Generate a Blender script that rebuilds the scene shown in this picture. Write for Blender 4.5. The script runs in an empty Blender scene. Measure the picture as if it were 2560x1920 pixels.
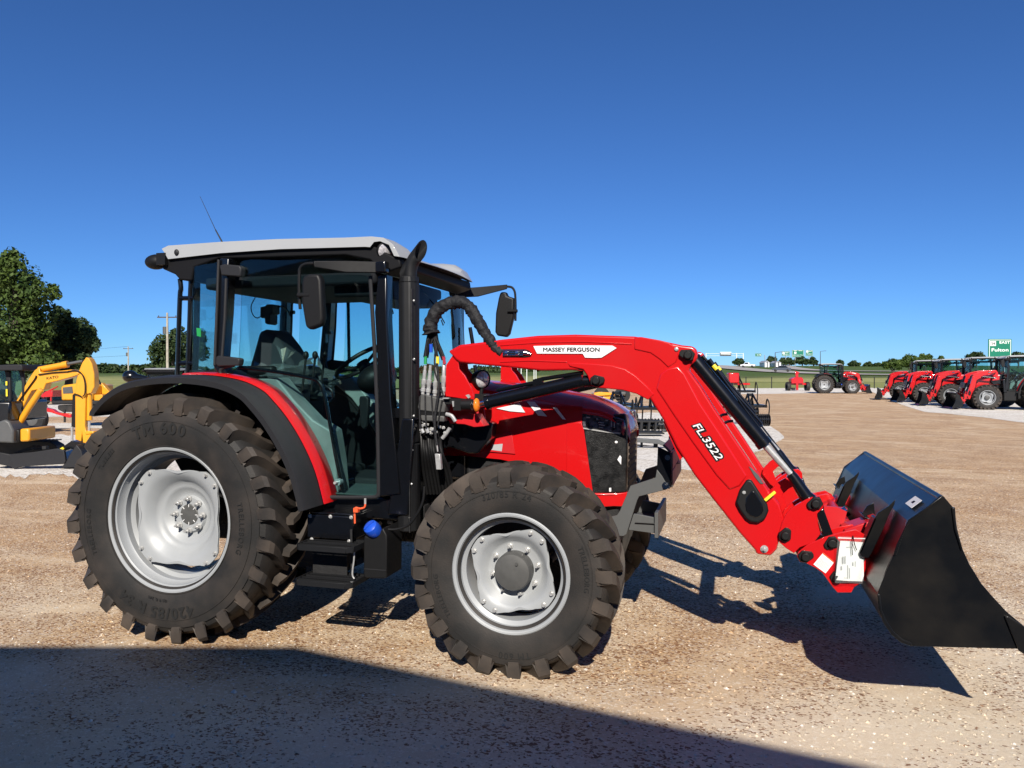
import bpy, bmesh, math, random
from mathutils import Vector, Matrix, noise
R_ = math.radians
random.seed(7)
sc = bpy.context.scene
col = sc.collection
# ---------------- camera ----------------
CAM = Vector((3.4275, -5.043, 1.70)); YAW = R_(16.0); PITCH = R_(-0.775)
FPX, CX, CY = 1922.3, 1280.0, 960.0        # focal length and centre in photo pixels (2560 x 1920)
cam_d = bpy.data.cameras.new('camera'); cam = bpy.data.objects.new('camera', cam_d); col.objects.link(cam)
cam.location = CAM; cam.rotation_euler = (R_(90) + PITCH, 0, YAW)
cam_d.sensor_width = 36.0; cam_d.lens = 36.0 * FPX / 2560.0; cam_d.clip_start = 0.05; cam_d.clip_end = 9000
sc.camera = cam
FH = Vector((-math.sin(YAW), math.cos(YAW), 0)); RT = Vector((math.cos(YAW), math.sin(YAW), 0))
FW = FH * math.cos(PITCH) + Vector((0, 0, 1)) * math.sin(PITCH)
UP = Vector((0, 0, 1)) * math.cos(PITCH) - FH * math.sin(PITCH)
# ---------------- light ----------------
SUN = Vector((0.36, -1.42, 1.0)).normalized()      # towards the sun
elev = math.asin(SUN.z); azim = math.atan2(SUN.x, SUN.y)
world = bpy.data.worlds.new('World'); sc.world = world; world.use_nodes = True
wn = world.node_tree.nodes; wn.clear()
sky = wn.new('ShaderNodeTexSky'); sky.sky_type = 'NISHITA'; sky.sun_disc = False
sky.sun_elevation = elev; sky.sun_rotation = azim
sky.altitude = 0; sky.air_density = 0.72; sky.dust_density = 0.05; sky.ozone_density = 6.0
bg = wn.new('ShaderNodeBackground'); bg.inputs[1].default_value = 0.079
wo = wn.new('ShaderNodeOutputWorld')
tint = wn.new('ShaderNodeMix'); tint.data_type = 'RGBA'; tint.blend_type = 'MULTIPLY'; tint.inputs[0].default_value = 1.0; tint.inputs[7].default_value = (.475, .725, 1.0, 1)   # colour filter laid over the sky
world.node_tree.links.new(sky.outputs[0], tint.inputs[6]); world.node_tree.links.new(tint.outputs[2], bg.inputs[0]); world.node_tree.links.new(bg.outputs[0], wo.inputs[0])
sl = bpy.data.lights.new('sun', 'SUN'); sl.energy = 5.0; sl.angle = R_(0.53); sl.color = (1.0, 0.93, 0.83)
so = bpy.data.objects.new('sun', sl); col.objects.link(so)
so.rotation_euler = (-SUN).to_track_quat('-Z', 'Y').to_euler()
sc.view_settings.view_transform = 'Standard'; sc.view_settings.look = 'None'
sc.view_settings.exposure = 0.50; sc.view_settings.gamma = 1.0; sc.view_settings.use_curve_mapping = False
sc.render.engine = 'CYCLES'; sc.cycles.use_denoising = True
sc.cycles.max_bounces = 8; sc.cycles.transparent_max_bounces = 24
# ---------------- pixel -> world ----------------
def ray(px, py): return FW + RT * ((px - CX) / FPX) + UP * (-(py - CY) / FPX)
def atY(px, py, Y):
    d = ray(px, py); return CAM + d * ((Y - CAM.y) / d.y)
def atD(px, py, D): return CAM + ray(px, py) * D
def atG(px, py, z=0.0):
    d = ray(px, py); return CAM + d * ((z - CAM.z) / d.z)
ZN = {'A': (340, 560, .23508), 'B': (700, 560, .23508), 'C': (960, 560, .23508), 'D': (160, 930, .31646), 'E': (160, 1130, .31646),
      'F': (500, 900, .23508), 'G': (680, 1200, .19892), 'H': (960, 800, .23508), 'I': (1000, 1150, .33149), 'J': (1250, 800, .23508),
      'K': (1400, 1000, .24111), 'L': (1650, 850, .24111), 'M': (1850, 1130, .24108), 'N': (2050, 1130, .37363), 'O': (0, 860, .20492),
      'P': (0, 600, .22604), 'Q': (2140, 820, .18987), 'R': (1760, 840, .19892), 'S': (0, 0, 1.0), 'U': (1000, 900, .09042), 'V': (980, 1050, .18077),
      'X': (0, 880, .08137), 'Y': (0, 1010, .10850)}
def zp(k, p): x0, y0, s = ZN[k]; return (x0 + p[0] * s, y0 + p[1] * s)
def T(k, pts, Y):                       # traced points -> (x, z) on the plane y = Y
    out = []
    for p in pts:
        w = atY(*zp(k, p), Y); out.append((w.x, w.z))
    return out
def T3(k, p, Y): return atY(*zp(k, p), Y)
# ---------------- materials ----------------
def nmat(name):
    m = bpy.data.materials.new(name); m.use_nodes = True
    nt = m.node_tree; b = nt.nodes['Principled BSDF']; return m, nt, b
def setv(b, k, v):
    if k in b.inputs: b.inputs[k].default_value = v
def mat(name, c, rough=.5, metal=0.0, coat=0.0, spec=.5, var=0.0, vscale=8.0, bump=0.0, bscale=60.0, c2=None, detail=4, em=None):
    m, nt, b = nmat(name)
    setv(b, 'Base Color', (*c, 1)); setv(b, 'Roughness', rough); setv(b, 'Metallic', metal)
    setv(b, 'Coat Weight', coat); setv(b, 'Coat Roughness', 0.06); setv(b, 'Specular IOR Level', spec)
    L = nt.links.new; N = nt.nodes.new
    tc = N('ShaderNodeTexCoord')
    if var or c2:
        nz = N('ShaderNodeTexNoise'); nz.inputs['Scale'].default_value = vscale; nz.inputs['Detail'].default_value = detail
        L(tc.outputs['Object'], nz.inputs['Vector'])
        rp = N('ShaderNodeMapRange'); rp.inputs[1].default_value = .35; rp.inputs[2].default_value = .65; L(nz.outputs[0], rp.inputs[0])
        mx = N('ShaderNodeMix'); mx.data_type = 'RGBA'
        d = c2 if c2 else tuple(max(0, x * (1 - var)) for x in c)
        mx.inputs[6].default_value = (*c, 1); mx.inputs[7].default_value = (*d, 1)
        L(rp.outputs[0], mx.inputs[0]); L(mx.outputs[2], b.inputs['Base Color'])
        r2 = N('ShaderNodeMapRange'); r2.inputs[3].default_value = max(.02, rough - .07); r2.inputs[4].default_value = min(1, rough + .10)
        L(nz.outputs[0], r2.inputs[0]); L(r2.outputs[0], b.inputs['Roughness'])
    if bump:
        n2 = N('ShaderNodeTexNoise'); n2.inputs['Scale'].default_value = bscale; n2.inputs['Detail'].default_value = 3
        L(tc.outputs['Object'], n2.inputs['Vector'])
        bp = N('ShaderNodeBump'); bp.inputs['Strength'].default_value = bump; bp.inputs['Distance'].default_value = .01
        L(n2.outputs[0], bp.inputs['Height']); L(bp.outputs[0], b.inputs['Normal'])
    if em: setv(b, 'Emission Color', (*em, 1)); setv(b, 'Emission Strength', 1)
    return m
def glass_mat(name, tint, refl=.5, op=0.0, opc=(.02, .02, .02)):
    m = bpy.data.materials.new(name); m.use_nodes = True; nt = m.node_tree; nt.nodes.clear()
    N = nt.nodes.new; L = nt.links.new
    tr = N('ShaderNodeBsdfTransparent'); tr.inputs[0].default_value = (*tint, 1)
    gl = N('ShaderNodeBsdfGlossy'); gl.inputs['Roughness'].default_value = .02; gl.inputs[0].default_value = (1, 1, 1, 1)
    fr = N('ShaderNodeFresnel'); fr.inputs[0].default_value = 1.45
    ml = N('ShaderNodeMath'); ml.operation = 'MULTIPLY'; ml.inputs[1].default_value = refl; L(fr.outputs[0], ml.inputs[0])
    mx = N('ShaderNodeMixShader'); L(ml.outputs[0], mx.inputs[0]); L(tr.outputs[0], mx.inputs[1]); L(gl.outputs[0], mx.inputs[2])
    last = mx
    if op:
        df = N('ShaderNodeBsdfDiffuse'); df.inputs[0].default_value = (*opc, 1)
        m2 = N('ShaderNodeMixShader'); m2.inputs[0].default_value = op; L(mx.outputs[0], m2.inputs[1]); L(df.outputs[0], m2.inputs[2]); last = m2
    o = N('ShaderNodeOutputMaterial'); L(last.outputs[0], o.inputs[0]); return m
M = {}
M['red'] = mat('red_paint', (.50, .0052, .0065), .27, 0, .6, var=.06, vscale=3)
M['red_matte'] = mat('red_frame_paint', (.50, .006, .011), .42, 0, .2, var=.12, vscale=9)
M['black'] = mat('black_gloss_paint', (.004, .0045, .006), .22, 0, .3, var=.3, vscale=12)
M['plastic'] = mat('black_plastic', (.0075, .0075, .008), .5, 0, 0, spec=.28, var=.25, vscale=30, bump=.08, bscale=300)
M['grey_plastic'] = mat('fender_plastic', (.019, .019, .021), .5, 0, 0, spec=.28, var=.12, vscale=20, bump=.1, bscale=400)
M['dark'] = mat('dark_cast_iron', (.010, .010, .011), .7, .0, 0, var=.4, vscale=25, bump=.3, bscale=40)
M['exhaust'] = mat('charcoal_steel', (.013, .0135, .015), .5, .2, 0, spec=.28, var=.2, vscale=14)
M['bucket'] = mat('bucket_paint', (.0035, .004, .005), .30, .0, .0, spec=.35, c2=(.010, .009, .008), var=.3, vscale=5, bump=.05, bscale=30)
M['silver'] = mat('wheel_silver', (.315, .33, .34), .46, .08, .05, var=.06, vscale=10)
M['roof'] = mat('roof_grey', (.34, .35, .355), .42, .0, .25, var=.05, vscale=4)
M['chrome'] = mat('chrome', (.75, .76, .78), .12, 1.0)
M['steel'] = mat('zinc_steel', (.55, .55, .54), .30, .45, 0, var=.25, vscale=60)
M['grey'] = mat('grey_frame_paint', (.085, .088, .088), .5, .1, 0, var=.1, vscale=12)
M['hub'] = mat('hub_grey', (.085, .085, .082), .5, .1, 0, var=.2, vscale=20)
M['fabric'] = mat('black_nylon', (.016, .016, .018), .65, 0, 0, spec=.28, var=.3, vscale=40, bump=.5, bscale=90)
M['white'] = mat('white_decal', (.74, .74, .74), .35, 0, .3, var=.04)
M['paper'] = mat('paper', (.78, .78, .77), .7, var=.05)
M['ink'] = mat('black_ink', (.005, .005, .006), .6, spec=.2)
M['letters'] = mat('sidewall_ink', (.006, .006, .006), .8)
M['greyink'] = mat('grey_ink', (.35, .35, .36), .7)
M['yellow'] = mat('yellow_mark', (.80, .62, .03), .45)
M['excav'] = mat('yellow_machine_paint', (.70, .31, .012), .38, 0, .3, var=.1, vscale=5)
M['blue'] = mat('blue_plastic', (.010, .07, .48), .35, 0, .2)
M['orange'] = mat('orange_plastic', (.75, .10, .03), .45)
M['amber'] = mat('amber_lens', (.75, .20, .015), .12, 0, .8)
M['lens'] = mat('lamp_lens', (.62, .60, .62), .15, .1, .9, var=.5, vscale=70)
M['headlamp'] = mat('headlamp_glass', (.012, .012, .016), .05, .3, 1.0, c2=(.16, .16, .19), vscale=34)
M['reflector'] = mat('red_reflector', (.35, .03, .05), .15, 0, .6)
M['mesh'] = mat('grille_mesh', (.004, .004, .004), .3, .1, .4, c2=(.016, .016, .016), vscale=22, bump=.25, bscale=180)
M['seat'] = mat('seat_fabric', (.018, .02, .025), .8, var=.2)
M['film'] = mat('grey_cabin_plastic', (.22, .245, .23), .5, var=.3, vscale=6)
M['mat'] = mat('floor_mat', (.05, .07, .065), .8, var=.2)
M['glass'] = glass_mat('cab_glass', (.77, .90, .905), .45)
M['bag'] = glass_mat('clear_plastic_film', (.90, .93, .93), 1.2, .10, (.6, .65, .65))
M['green'] = mat('sign_green', (.006, .17, .10), .45, var=.05)
M['signwhite'] = mat('sign_white', (.75, .78, .76), .5)
M['gtag'] = mat('green_tag', (.01, .25, .06), .5)
M['headliner'] = mat('headliner', (.006, .007, .010), .8, spec=.2)
# tyre rubber
def tyre_mat(name, c1, c2, p0=.40):
    m, nt, b = nmat(name); N = nt.nodes.new; L = nt.links.new
    tc = N('ShaderNodeTexCoord'); n1 = N('ShaderNodeTexNoise'); n1.inputs['Scale'].default_value = 5; n1.inputs['Detail'].default_value = 6
    L(tc.outputs['Object'], n1.inputs[0]); cr = N('ShaderNodeValToRGB')
    e = cr.color_ramp.elements; e[0].position = p0; e[0].color = (*c1, 1); e[1].position = .70; e[1].color = (*c2, 1)
    L(n1.outputs[0], cr.inputs[0]); L(cr.outputs[0], b.inputs['Base Color'])
    n2 = N('ShaderNodeTexNoise'); n2.inputs['Scale'].default_value = 120; L(tc.outputs['Object'], n2.inputs[0])
    bp = N('ShaderNodeBump'); bp.inputs['Strength'].default_value = .25; bp.inputs['Distance'].default_value = .004
    L(n2.outputs[0], bp.inputs['Height']); L(bp.outputs[0], b.inputs['Normal'])
    setv(b, 'Roughness', .62); setv(b, 'Specular IOR Level', .35); return m
M['tyre'] = tyre_mat('tyre_rubber', (.015, .0145, .014), (.036, .030, .026))
M['tread'] = tyre_mat('dusty_tread_rubber', (.024, .021, .019), (.066, .051, .040), .36)
def ground_mat(name, base, base2, fleck, pale, bumpd, fs=55.0, amt=.5, big=.45, tracks=False):
    m, nt, b = nmat(name); N = nt.nodes.new; L = nt.links.new; tc = N('ShaderNodeTexCoord')
    def noi(s, d=4, r=.55, dist=0.0):
        n = N('ShaderNodeTexNoise'); n.inputs['Scale'].default_value = s; n.inputs['Detail'].default_value = d; n.inputs['Roughness'].default_value = r; n.inputs['Distortion'].default_value = dist
        L(tc.outputs['Object'], n.inputs[0]); return n
    def rng(src, lo, hi, a0=0.0, a1=1.0):
        r = N('ShaderNodeMapRange'); r.inputs[1].default_value = lo; r.inputs[2].default_value = hi; r.inputs[3].default_value = a0; r.inputs[4].default_value = a1; L(src, r.inputs[0]); return r.outputs[0]
    def mixc(f, c1, c2):
        x = N('ShaderNodeMix'); x.data_type = 'RGBA'; L(f, x.inputs[0])
        for s, c in ((6, c1), (7, c2)):
            if isinstance(c, tuple): x.inputs[s].default_value = (*c, 1)
            else: L(c, x.inputs[s])
        return x.outputs[2]
    g = noi(big, 6, .62); g2 = noi(2.6, 5, .6)
    c0 = mixc(rng(g.outputs[0], .40, .60), base, base2)
    c0 = mixc(rng(g2.outputs[0], .40, .78, 0, .30), c0, fleck)
    if tracks:
        sy = N('ShaderNodeSeparateXYZ'); L(tc.outputs['Object'], sy.inputs[0])
        ay = N('ShaderNodeMath'); ay.operation = 'MULTIPLY_ADD'; ay.inputs[1].default_value = 5.0; L(g.outputs[0], ay.inputs[0]); ax_ = N('ShaderNodeMath'); ax_.operation = 'MULTIPLY_ADD'; ax_.inputs[1].default_value = -.42; L(sy.outputs[0], ax_.inputs[0]); L(sy.outputs[1], ax_.inputs[2]); L(ax_.outputs[0], ay.inputs[2])
        c0 = mixc(rng(ay.outputs[0], 1.6, -.6, 0, .8), c0, (.78, .675, .53)); c0 = mixc(rng(ay.outputs[0], 1.8, 5.5, 0, .70), c0, (.55, .355, .195))
        mw = N('ShaderNodeMapping'); mw.inputs['Rotation'].default_value = (0, 0, .5); mw.inputs['Scale'].default_value = (.30, .60, 1); L(tc.outputs['Object'], mw.inputs[0])
        w1 = N('ShaderNodeTexNoise'); w1.inputs['Scale'].default_value = 1.0; w1.inputs['Detail'].default_value = 4; w1.inputs['Distortion'].default_value = 2.2; L(mw.outputs[0], w1.inputs[0])
        tr_ = rng(w1.outputs[0], .50, .66, 0, .45); c0 = mixc(tr_, c0, (.74, .60, .43))
    # chips: voronoi cells, each with its own tone
    wv = noi(fs * .5, 2); ad = N('ShaderNodeMix'); ad.data_type = 'VECTOR'; ad.inputs[0].default_value = .03; L(tc.outputs['Object'], ad.inputs[4]); L(wv.outputs[1], ad.inputs[5])
    mp = N('ShaderNodeMapping'); mp.inputs['Scale'].default_value = (1, 1.5, 1); mp.inputs['Rotation'].default_value = (0, 0, .6); L(ad.outputs[1], mp.inputs[0])
    v = N('ShaderNodeTexVoronoi'); v.inputs['Scale'].default_value = fs; L(mp.outputs[0], v.inputs['Vector']); sp = N('ShaderNodeSeparateColor'); L(v.outputs['Color'], sp.inputs[0])
    dens = noi(1.1, 5, .7); th = rng(dens.outputs[0], .36, .60, -.01, .36)
    f1 = N('ShaderNodeMath'); f1.operation = 'SUBTRACT'; L(sp.outputs[0], f1.inputs[0]); L(th, f1.inputs[1])
    if tracks:
        f2 = N('ShaderNodeMath'); f2.operation = 'MULTIPLY_ADD'; f2.inputs[1].default_value = .22; L(rng(ay.outputs[0], 2.2, -.8), f2.inputs[0]); L(f1.outputs[0], f2.inputs[2]); f3 = N('ShaderNodeMath'); f3.operation = 'MULTIPLY_ADD'; f3.inputs[1].default_value = .5; L(tr_, f3.inputs[0]); L(f2.outputs[0], f3.inputs[2]); f1 = f3
    dark = rng(f1.outputs[0], amt * .28, amt * .20, 0, .85); c1 = mixc(dark, c0, fleck)
    lite = rng(sp.outputs[1], .80, .90, 0, .55); c2 = mixc(lite, c1, pale)
    fn = noi(fs * 3.5, 4, .7); c3 = N('ShaderNodeMix'); c3.data_type = 'RGBA'; c3.blend_type = 'MULTIPLY'; c3.inputs[0].default_value = 1; L(c2, c3.inputs[6])
    cr_ = N('ShaderNodeValToRGB'); cr_.color_ramp.elements[0].position = .3; cr_.color_ramp.elements[0].color = (.78, .76, .73, 1); cr_.color_ramp.elements[1].position = .58; cr_.color_ramp.elements[1].color = (1.0, 1.0, 1.0, 1); L(fn.outputs[0], cr_.inputs[0]); L(cr_.outputs[0], c3.inputs[7])
    L(c3.outputs[2], b.inputs['Base Color'])
    h = N('ShaderNodeMath'); h.operation = 'MULTIPLY_ADD'; h.inputs[1].default_value = .8; L(sp.outputs[2], h.inputs[0]); L(fn.outputs[0], h.inputs[2])
    h2 = N('ShaderNodeMath'); h2.operation = 'MULTIPLY_ADD'; h2.inputs[1].default_value = 3.0; L(g2.outputs[0], h2.inputs[0]); L(h.outputs[0], h2.inputs[2])
    bp = N('ShaderNodeBump'); bp.inputs['Strength'].default_value = .8; bp.inputs['Distance'].default_value = bumpd; L(h2.outputs[0], bp.inputs['Height']); L(bp.outputs[0], b.inputs['Normal'])
    setv(b, 'Roughness', .95); setv(b, 'Specular IOR Level', .12); return m
M['soil'] = ground_mat('gravel_and_dirt', (.74, .60, .43), (.60, .42, .25), (.20, .086, .038), (.86, .78, .66), .007, 75.0, tracks=True)
M['white_gravel'] = ground_mat('white_limestone_gravel', (.80, .77, .71), (.72, .67, .59), (.45, .40, .34), (.92, .90, .86), .010, 24.0, .3)
def grass_mat():
    m, nt, b = nmat('grass'); N = nt.nodes.new; L = nt.links.new
    tc = N('ShaderNodeTexCoord'); sp = N('ShaderNodeSeparateXYZ'); L(tc.outputs['Object'], sp.inputs[0])
    n = N('ShaderNodeTexNoise'); n.inputs['Scale'].default_value = .09; n.inputs['Detail'].default_value = 8; L(tc.outputs['Object'], n.inputs[0])
    a = N('ShaderNodeMath'); a.operation = 'MULTIPLY_ADD'; a.inputs[1].default_value = 1.6; L(n.outputs[0], a.inputs[0]); L(sp.outputs[2], a.inputs[2])
    mr = N('ShaderNodeMapRange'); mr.inputs[1].default_value = 1.1; mr.inputs[2].default_value = 2.1; L(a.outputs[0], mr.inputs[0])
    cr = N('ShaderNodeValToRGB'); el = cr.color_ramp.elements; el[0].color = (.27, .28, .10, 1); el[1].color = (.085, .125, .035, 1)
    x = el.new(.3); x.color = (.36, .35, .15, 1)
    L(mr.outputs[0], cr.inputs[0])
    n2 = N('ShaderNodeTexNoise'); n2.inputs['Scale'].default_value = 2.5; n2.inputs['Detail'].default_value = 8; L(tc.outputs['Object'], n2.inputs[0])
    mx = N('ShaderNodeMix'); mx.data_type = 'RGBA'; mx.blend_type = 'MULTIPLY'; mx.inputs[0].default_value = .55
    r2 = N('ShaderNodeValToRGB'); r2.color_ramp.elements[0].position = .35; r2.color_ramp.elements[0].color = (.45, .5, .4, 1); r2.color_ramp.elements[1].position = .7
    L(n2.outputs[0], r2.inputs[0]); L(cr.outputs[0], mx.inputs[6]); L(r2.outputs[0], mx.inputs[7]); L(mx.outputs[2], b.inputs['Base Color'])
    setv(b, 'Roughness', .9); setv(b, 'Specular IOR Level', .1); return m
M['grass'] = grass_mat()
M['road'] = mat('concrete_road', (.36, .335, .31), .9, var=.15, vscale=.3)
def leaf_mat(name, c1, c2):
    m, nt, b = nmat(name); N = nt.nodes.new; L = nt.links.new
    tc = N('ShaderNodeTexCoord'); n = N('ShaderNodeTexNoise'); n.inputs['Scale'].default_value = .8; n.inputs['Detail'].default_value = 6; L(tc.outputs['Object'], n.inputs[0])
    cr = N('ShaderNodeValToRGB'); e = cr.color_ramp.elements; e[0].position = .35; e[0].color = (*c1, 1); e[1].position = .65; e[1].color = (*c2, 1)
    L(n.outputs[0], cr.inputs[0]); L(cr.outputs[0], b.inputs['Base Color']); setv(b, 'Roughness', .6); setv(b, 'Specular IOR Level', .2)
    return m
M['leaf'] = leaf_mat('leaves_green', (.022, .045, .009), (.076, .114, .022))
M['leaf2'] = leaf_mat('leaves_dark', (.016, .032, .010), (.046, .070, .022))
M['bark'] = mat('bark', (.09, .07, .055), .9, var=.4, vscale=6)
M['wood'] = mat('pole_wood', (.42, .38, .31), .8, var=.3, vscale=3)
M['siding'] = mat('metal_siding', (.10, .095, .09), .6, var=.05)  # walls kept dark so the unseen shop bounces little light
M['carwhite'] = mat('white_car_paint', (.75, .75, .76), .3, 0, .5)
M['cardark'] = mat('dark_car_paint', (.06, .07, .09), .3, 0, .5)
# ---------------- mesh helpers ----------------
WL = {}
def tag(o, label=None, cat=None, group=None, kind=None):
    if label: o['label'] = label
    if cat: o['category'] = cat
    if group: o['group'] = group
    if kind: o['kind'] = kind
    return o
def empty(name, loc=(0, 0, 0), parent=None):
    o = bpy.data.objects.new(name, None); col.objects.link(o); o.empty_display_size = .2
    base = Vector(WL[parent.name]) if parent else Vector((0, 0, 0))
    o.location = Vector(loc) - base
    if parent: o.parent = parent
    WL[o.name] = tuple(loc); return o
def thing(name, label, cat, loc=(0, 0, 0), group=None): return tag(empty(name, loc), label, cat, group)
def obj(name, bm, m, parent=None, bevel=0.0, smooth=32, seg=2, fixn=True):
    if fixn: bmesh.ops.recalc_face_normals(bm, faces=bm.faces)
    base = Vector(WL[parent.name]) if parent else Vector((0, 0, 0))
    if base.length: bmesh.ops.translate(bm, vec=-base, verts=bm.verts)
    me = bpy.data.meshes.new(name); bm.to_mesh(me); bm.free()
    for x in (m if isinstance(m, (list, tuple)) else [m]): me.materials.append(M[x] if isinstance(x, str) else x)
    for p in me.polygons: p.use_smooth = True
    me.set_sharp_from_angle(angle=R_(smooth))
    o = bpy.data.objects.new(name, me); col.objects.link(o)
    if parent: o.parent = parent
    WL[o.name] = tuple(base)
    if bevel:
        b = o.modifiers.new('bevel', 'BEVEL'); b.width = bevel; b.segments = seg; b.limit_method = 'ANGLE'; b.angle_limit = R_(35); b.use_clamp_overlap = True
    return o
def nb(): return bmesh.new()
def prism(bm, pts, y0, y1, mi=0):
    """polygon (x, z) extruded along y"""
    a = [bm.verts.new((x, y0, z)) for x, z in pts]; b = [bm.verts.new((x, y1, z)) for x, z in pts]
    n = len(pts); fs = [bm.faces.new(a), bm.faces.new(b[::-1])]
    for i in range(n): fs.append(bm.faces.new((a[i], b[i], b[(i + 1) % n], a[(i + 1) % n])))
    for f in fs: f.material_index = mi
    return fs
def ext(bm, pts3, vec, mi=0):
    a = [bm.verts.new(p) for p in pts3]; b = [bm.verts.new(Vector(p) + vec) for p in pts3]
    n = len(a); fs = [bm.faces.new(a), bm.faces.new(b[::-1])]
    for i in range(n): fs.append(bm.faces.new((a[i], b[i], b[(i + 1) % n], a[(i + 1) % n])))
    for f in fs: f.material_index = mi
def box(bm, x0, x1, y0, y1, z0, z1, mi=0):
    prism(bm, [(x0, z0), (x1, z0), (x1, z1), (x0, z1)], y0, y1, mi)
def obox(bm, c, ax, ay, az, mi=0):
    """oriented box: centre and three half vectors"""
    c = Vector(c); v = [bm.verts.new(c + ax * i + ay * j + az * k) for i in (-1, 1) for j in (-1, 1) for k in (-1, 1)]
    for f in ((0, 1, 3, 2), (4, 6, 7, 5), (0, 4, 5, 1), (2, 3, 7, 6), (0, 2, 6, 4), (1, 5, 7, 3)):
        bm.faces.new([v[i] for i in f]).material_index = mi
def cr(pts, n=6, closed=False):
    """Catmull-Rom through points"""
    P = [Vector(p) for p in pts]; out = []
    m = len(P)
    for i in range(m if closed else m - 1):
        if closed: p0, p1, p2, p3 = P[i - 1], P[i], P[(i + 1) % m], P[(i + 2) % m]
        else: p0, p1, p2, p3 = P[max(i - 1, 0)], P[i], P[i + 1], P[min(i + 2, m - 1)]
        for k in range(n):
            t = k / n
            out.append(.5 * ((2 * p1) + (p2 - p0) * t + (2 * p0 - 5 * p1 + 4 * p2 - p3) * t * t + (3 * p1 - p0 - 3 * p2 + p3) * t ** 3))
    if not closed: out.append(P[-1])
    return out
def tube(bm, path, r, seg=10, closed=False, caps=True, mi=0, wob=0.0, wf=9.0):
    P = [Vector(p) for p in path]; n = len(P)
    rr = r if isinstance(r, (list, tuple)) else [r] * n
    rings = []; t0 = None; nrm = None
    for i in range(n):
        if closed: t = (P[(i + 1) % n] - P[i - 1]).normalized()
        else: t = (P[min(i + 1, n - 1)] - P[max(i - 1, 0)]).normalized()
        if nrm is None:
            a = Vector((0, 0, 1)) if abs(t.z) < .9 else Vector((1, 0, 0)); nrm = (a - t * a.dot(t)).normalized()
        else: nrm = (nrm - t * nrm.dot(t)).normalized()
        bn = t.cross(nrm); ring = []
        for k in range(seg):
            an = 2 * math.pi * k / seg; q = rr[i]
            if wob: q *= 1 + wob * noise.noise(Vector((i * wf * .1, math.cos(an) * 1.5, math.sin(an) * 1.5)))
            ring.append(bm.verts.new(P[i] + (nrm * math.cos(an) + bn * math.sin(an)) * q))
        rings.append(ring)
    for i in range(n if closed else n - 1):
        a, b = rings[i], rings[(i + 1) % n]
        for k in range(seg): bm.faces.new((a[k], a[(k + 1) % seg], b[(k + 1) % seg], b[k])).material_index = mi
    if caps and not closed:
        bm.faces.new(rings[0][::-1]).material_index = mi; bm.faces.new(rings[-1]).material_index = mi
def cyl(bm, p0, p1, r0, r1=None, seg=20, mi=0): tube(bm, [p0, p1], [r0, r0 if r1 is None else r1], seg, mi=mi)
def lathe(bm, prof, c, axis=(0, 1, 0), seg=64, mi=0, close=False):
    """profile [(radius, offset along axis)] spun round the axis through c"""
    ax = Vector(axis).normalized(); c = Vector(c)
    e1 = ax.orthogonal().normalized() if abs(ax.y) < .99 else Vector((1, 0, 0)); e2 = ax.cross(e1)
    rings = []
    for r, h in prof:
        if r < 1e-6: rings.append([bm.verts.new(c + ax * h)])
        else: rings.append([bm.verts.new(c + ax * h + (e1 * math.cos(2 * math.pi * k / seg) + e2 * math.sin(2 * math.pi * k / seg)) * r) for k in range(seg)])
    L = len(rings)
    for i in range(L if close else L - 1):
        a, b = rings[i], rings[(i + 1) % L]
        for k in range(seg):
            q = (k + 1) % seg
            vs = [a[0], b[q], b[k]] if len(a) == 1 else ([a[k], a[q], b[0]] if len(b) == 1 else [a[k], a[q], b[q], b[k]])
            bm.faces.new(vs).material_index = mi
def ell(bm, c, ax, ay, az, seg=20, rings=12, mi=0):
    c = Vector(c); rs = []
    for i in range(rings + 1):
        th = math.pi * i / rings
        if i in (0, rings): rs.append([bm.verts.new(c + az * math.cos(th))])
        else: rs.append([bm.verts.new(c + az * math.cos(th) + (ax * math.cos(2 * math.pi * k / seg) + ay * math.sin(2 * math.pi * k / seg)) * math.sin(th)) for k in range(seg)])
    for i in range(rings):
        a, b = rs[i], rs[i + 1]
        for k in range(seg):
            q = (k + 1) % seg
            vs = [a[0], b[k], b[q]] if len(a) == 1 else ([a[k], b[0], a[q]] if len(b) == 1 else [a[k], b[k], b[q], a[q]])
            bm.faces.new(vs).material_index = mi
def grid(bm, rows, mi=0, closed=False):
    V = [[bm.verts.new(p) for p in r] for r in rows]
    for i in range(len(V) - 1):
        m = len(V[i])
        for k in range(m if closed else m - 1):
            bm.faces.new((V[i][k], V[i][(k + 1) % m], V[i + 1][(k + 1) % m], V[i + 1][k])).material_index = mi
    return V
def sheet(bm, pts, y0, y1, th, mi=0):
    """open profile polyline (x, z) with thickness th, extruded along y"""
    P = [Vector((a, b)) for a, b in pts]; off = []
    for i in range(len(P)):
        t = (P[min(i + 1, len(P) - 1)] - P[max(i - 1, 0)]).normalized(); off.append(P[i] + Vector((t.y, -t.x)) * th)
    n = len(P)
    g = [[bm.verts.new((p.x, y, p.y)) for p in P + off[::-1]] for y in (y0, y1)]
    m = 2 * n
    for k in range(m): bm.faces.new((g[0][k], g[0][(k + 1) % m], g[1][(k + 1) % m], g[1][k])).material_index = mi
    for s in (0, 1):
        for k in range(n - 1):
            f = (g[s][k], g[s][k + 1], g[s][m - 2 - k], g[s][m - 1 - k]); bm.faces.new(f if s else f[::-1]).material_index = mi
_fc = {}
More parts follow.
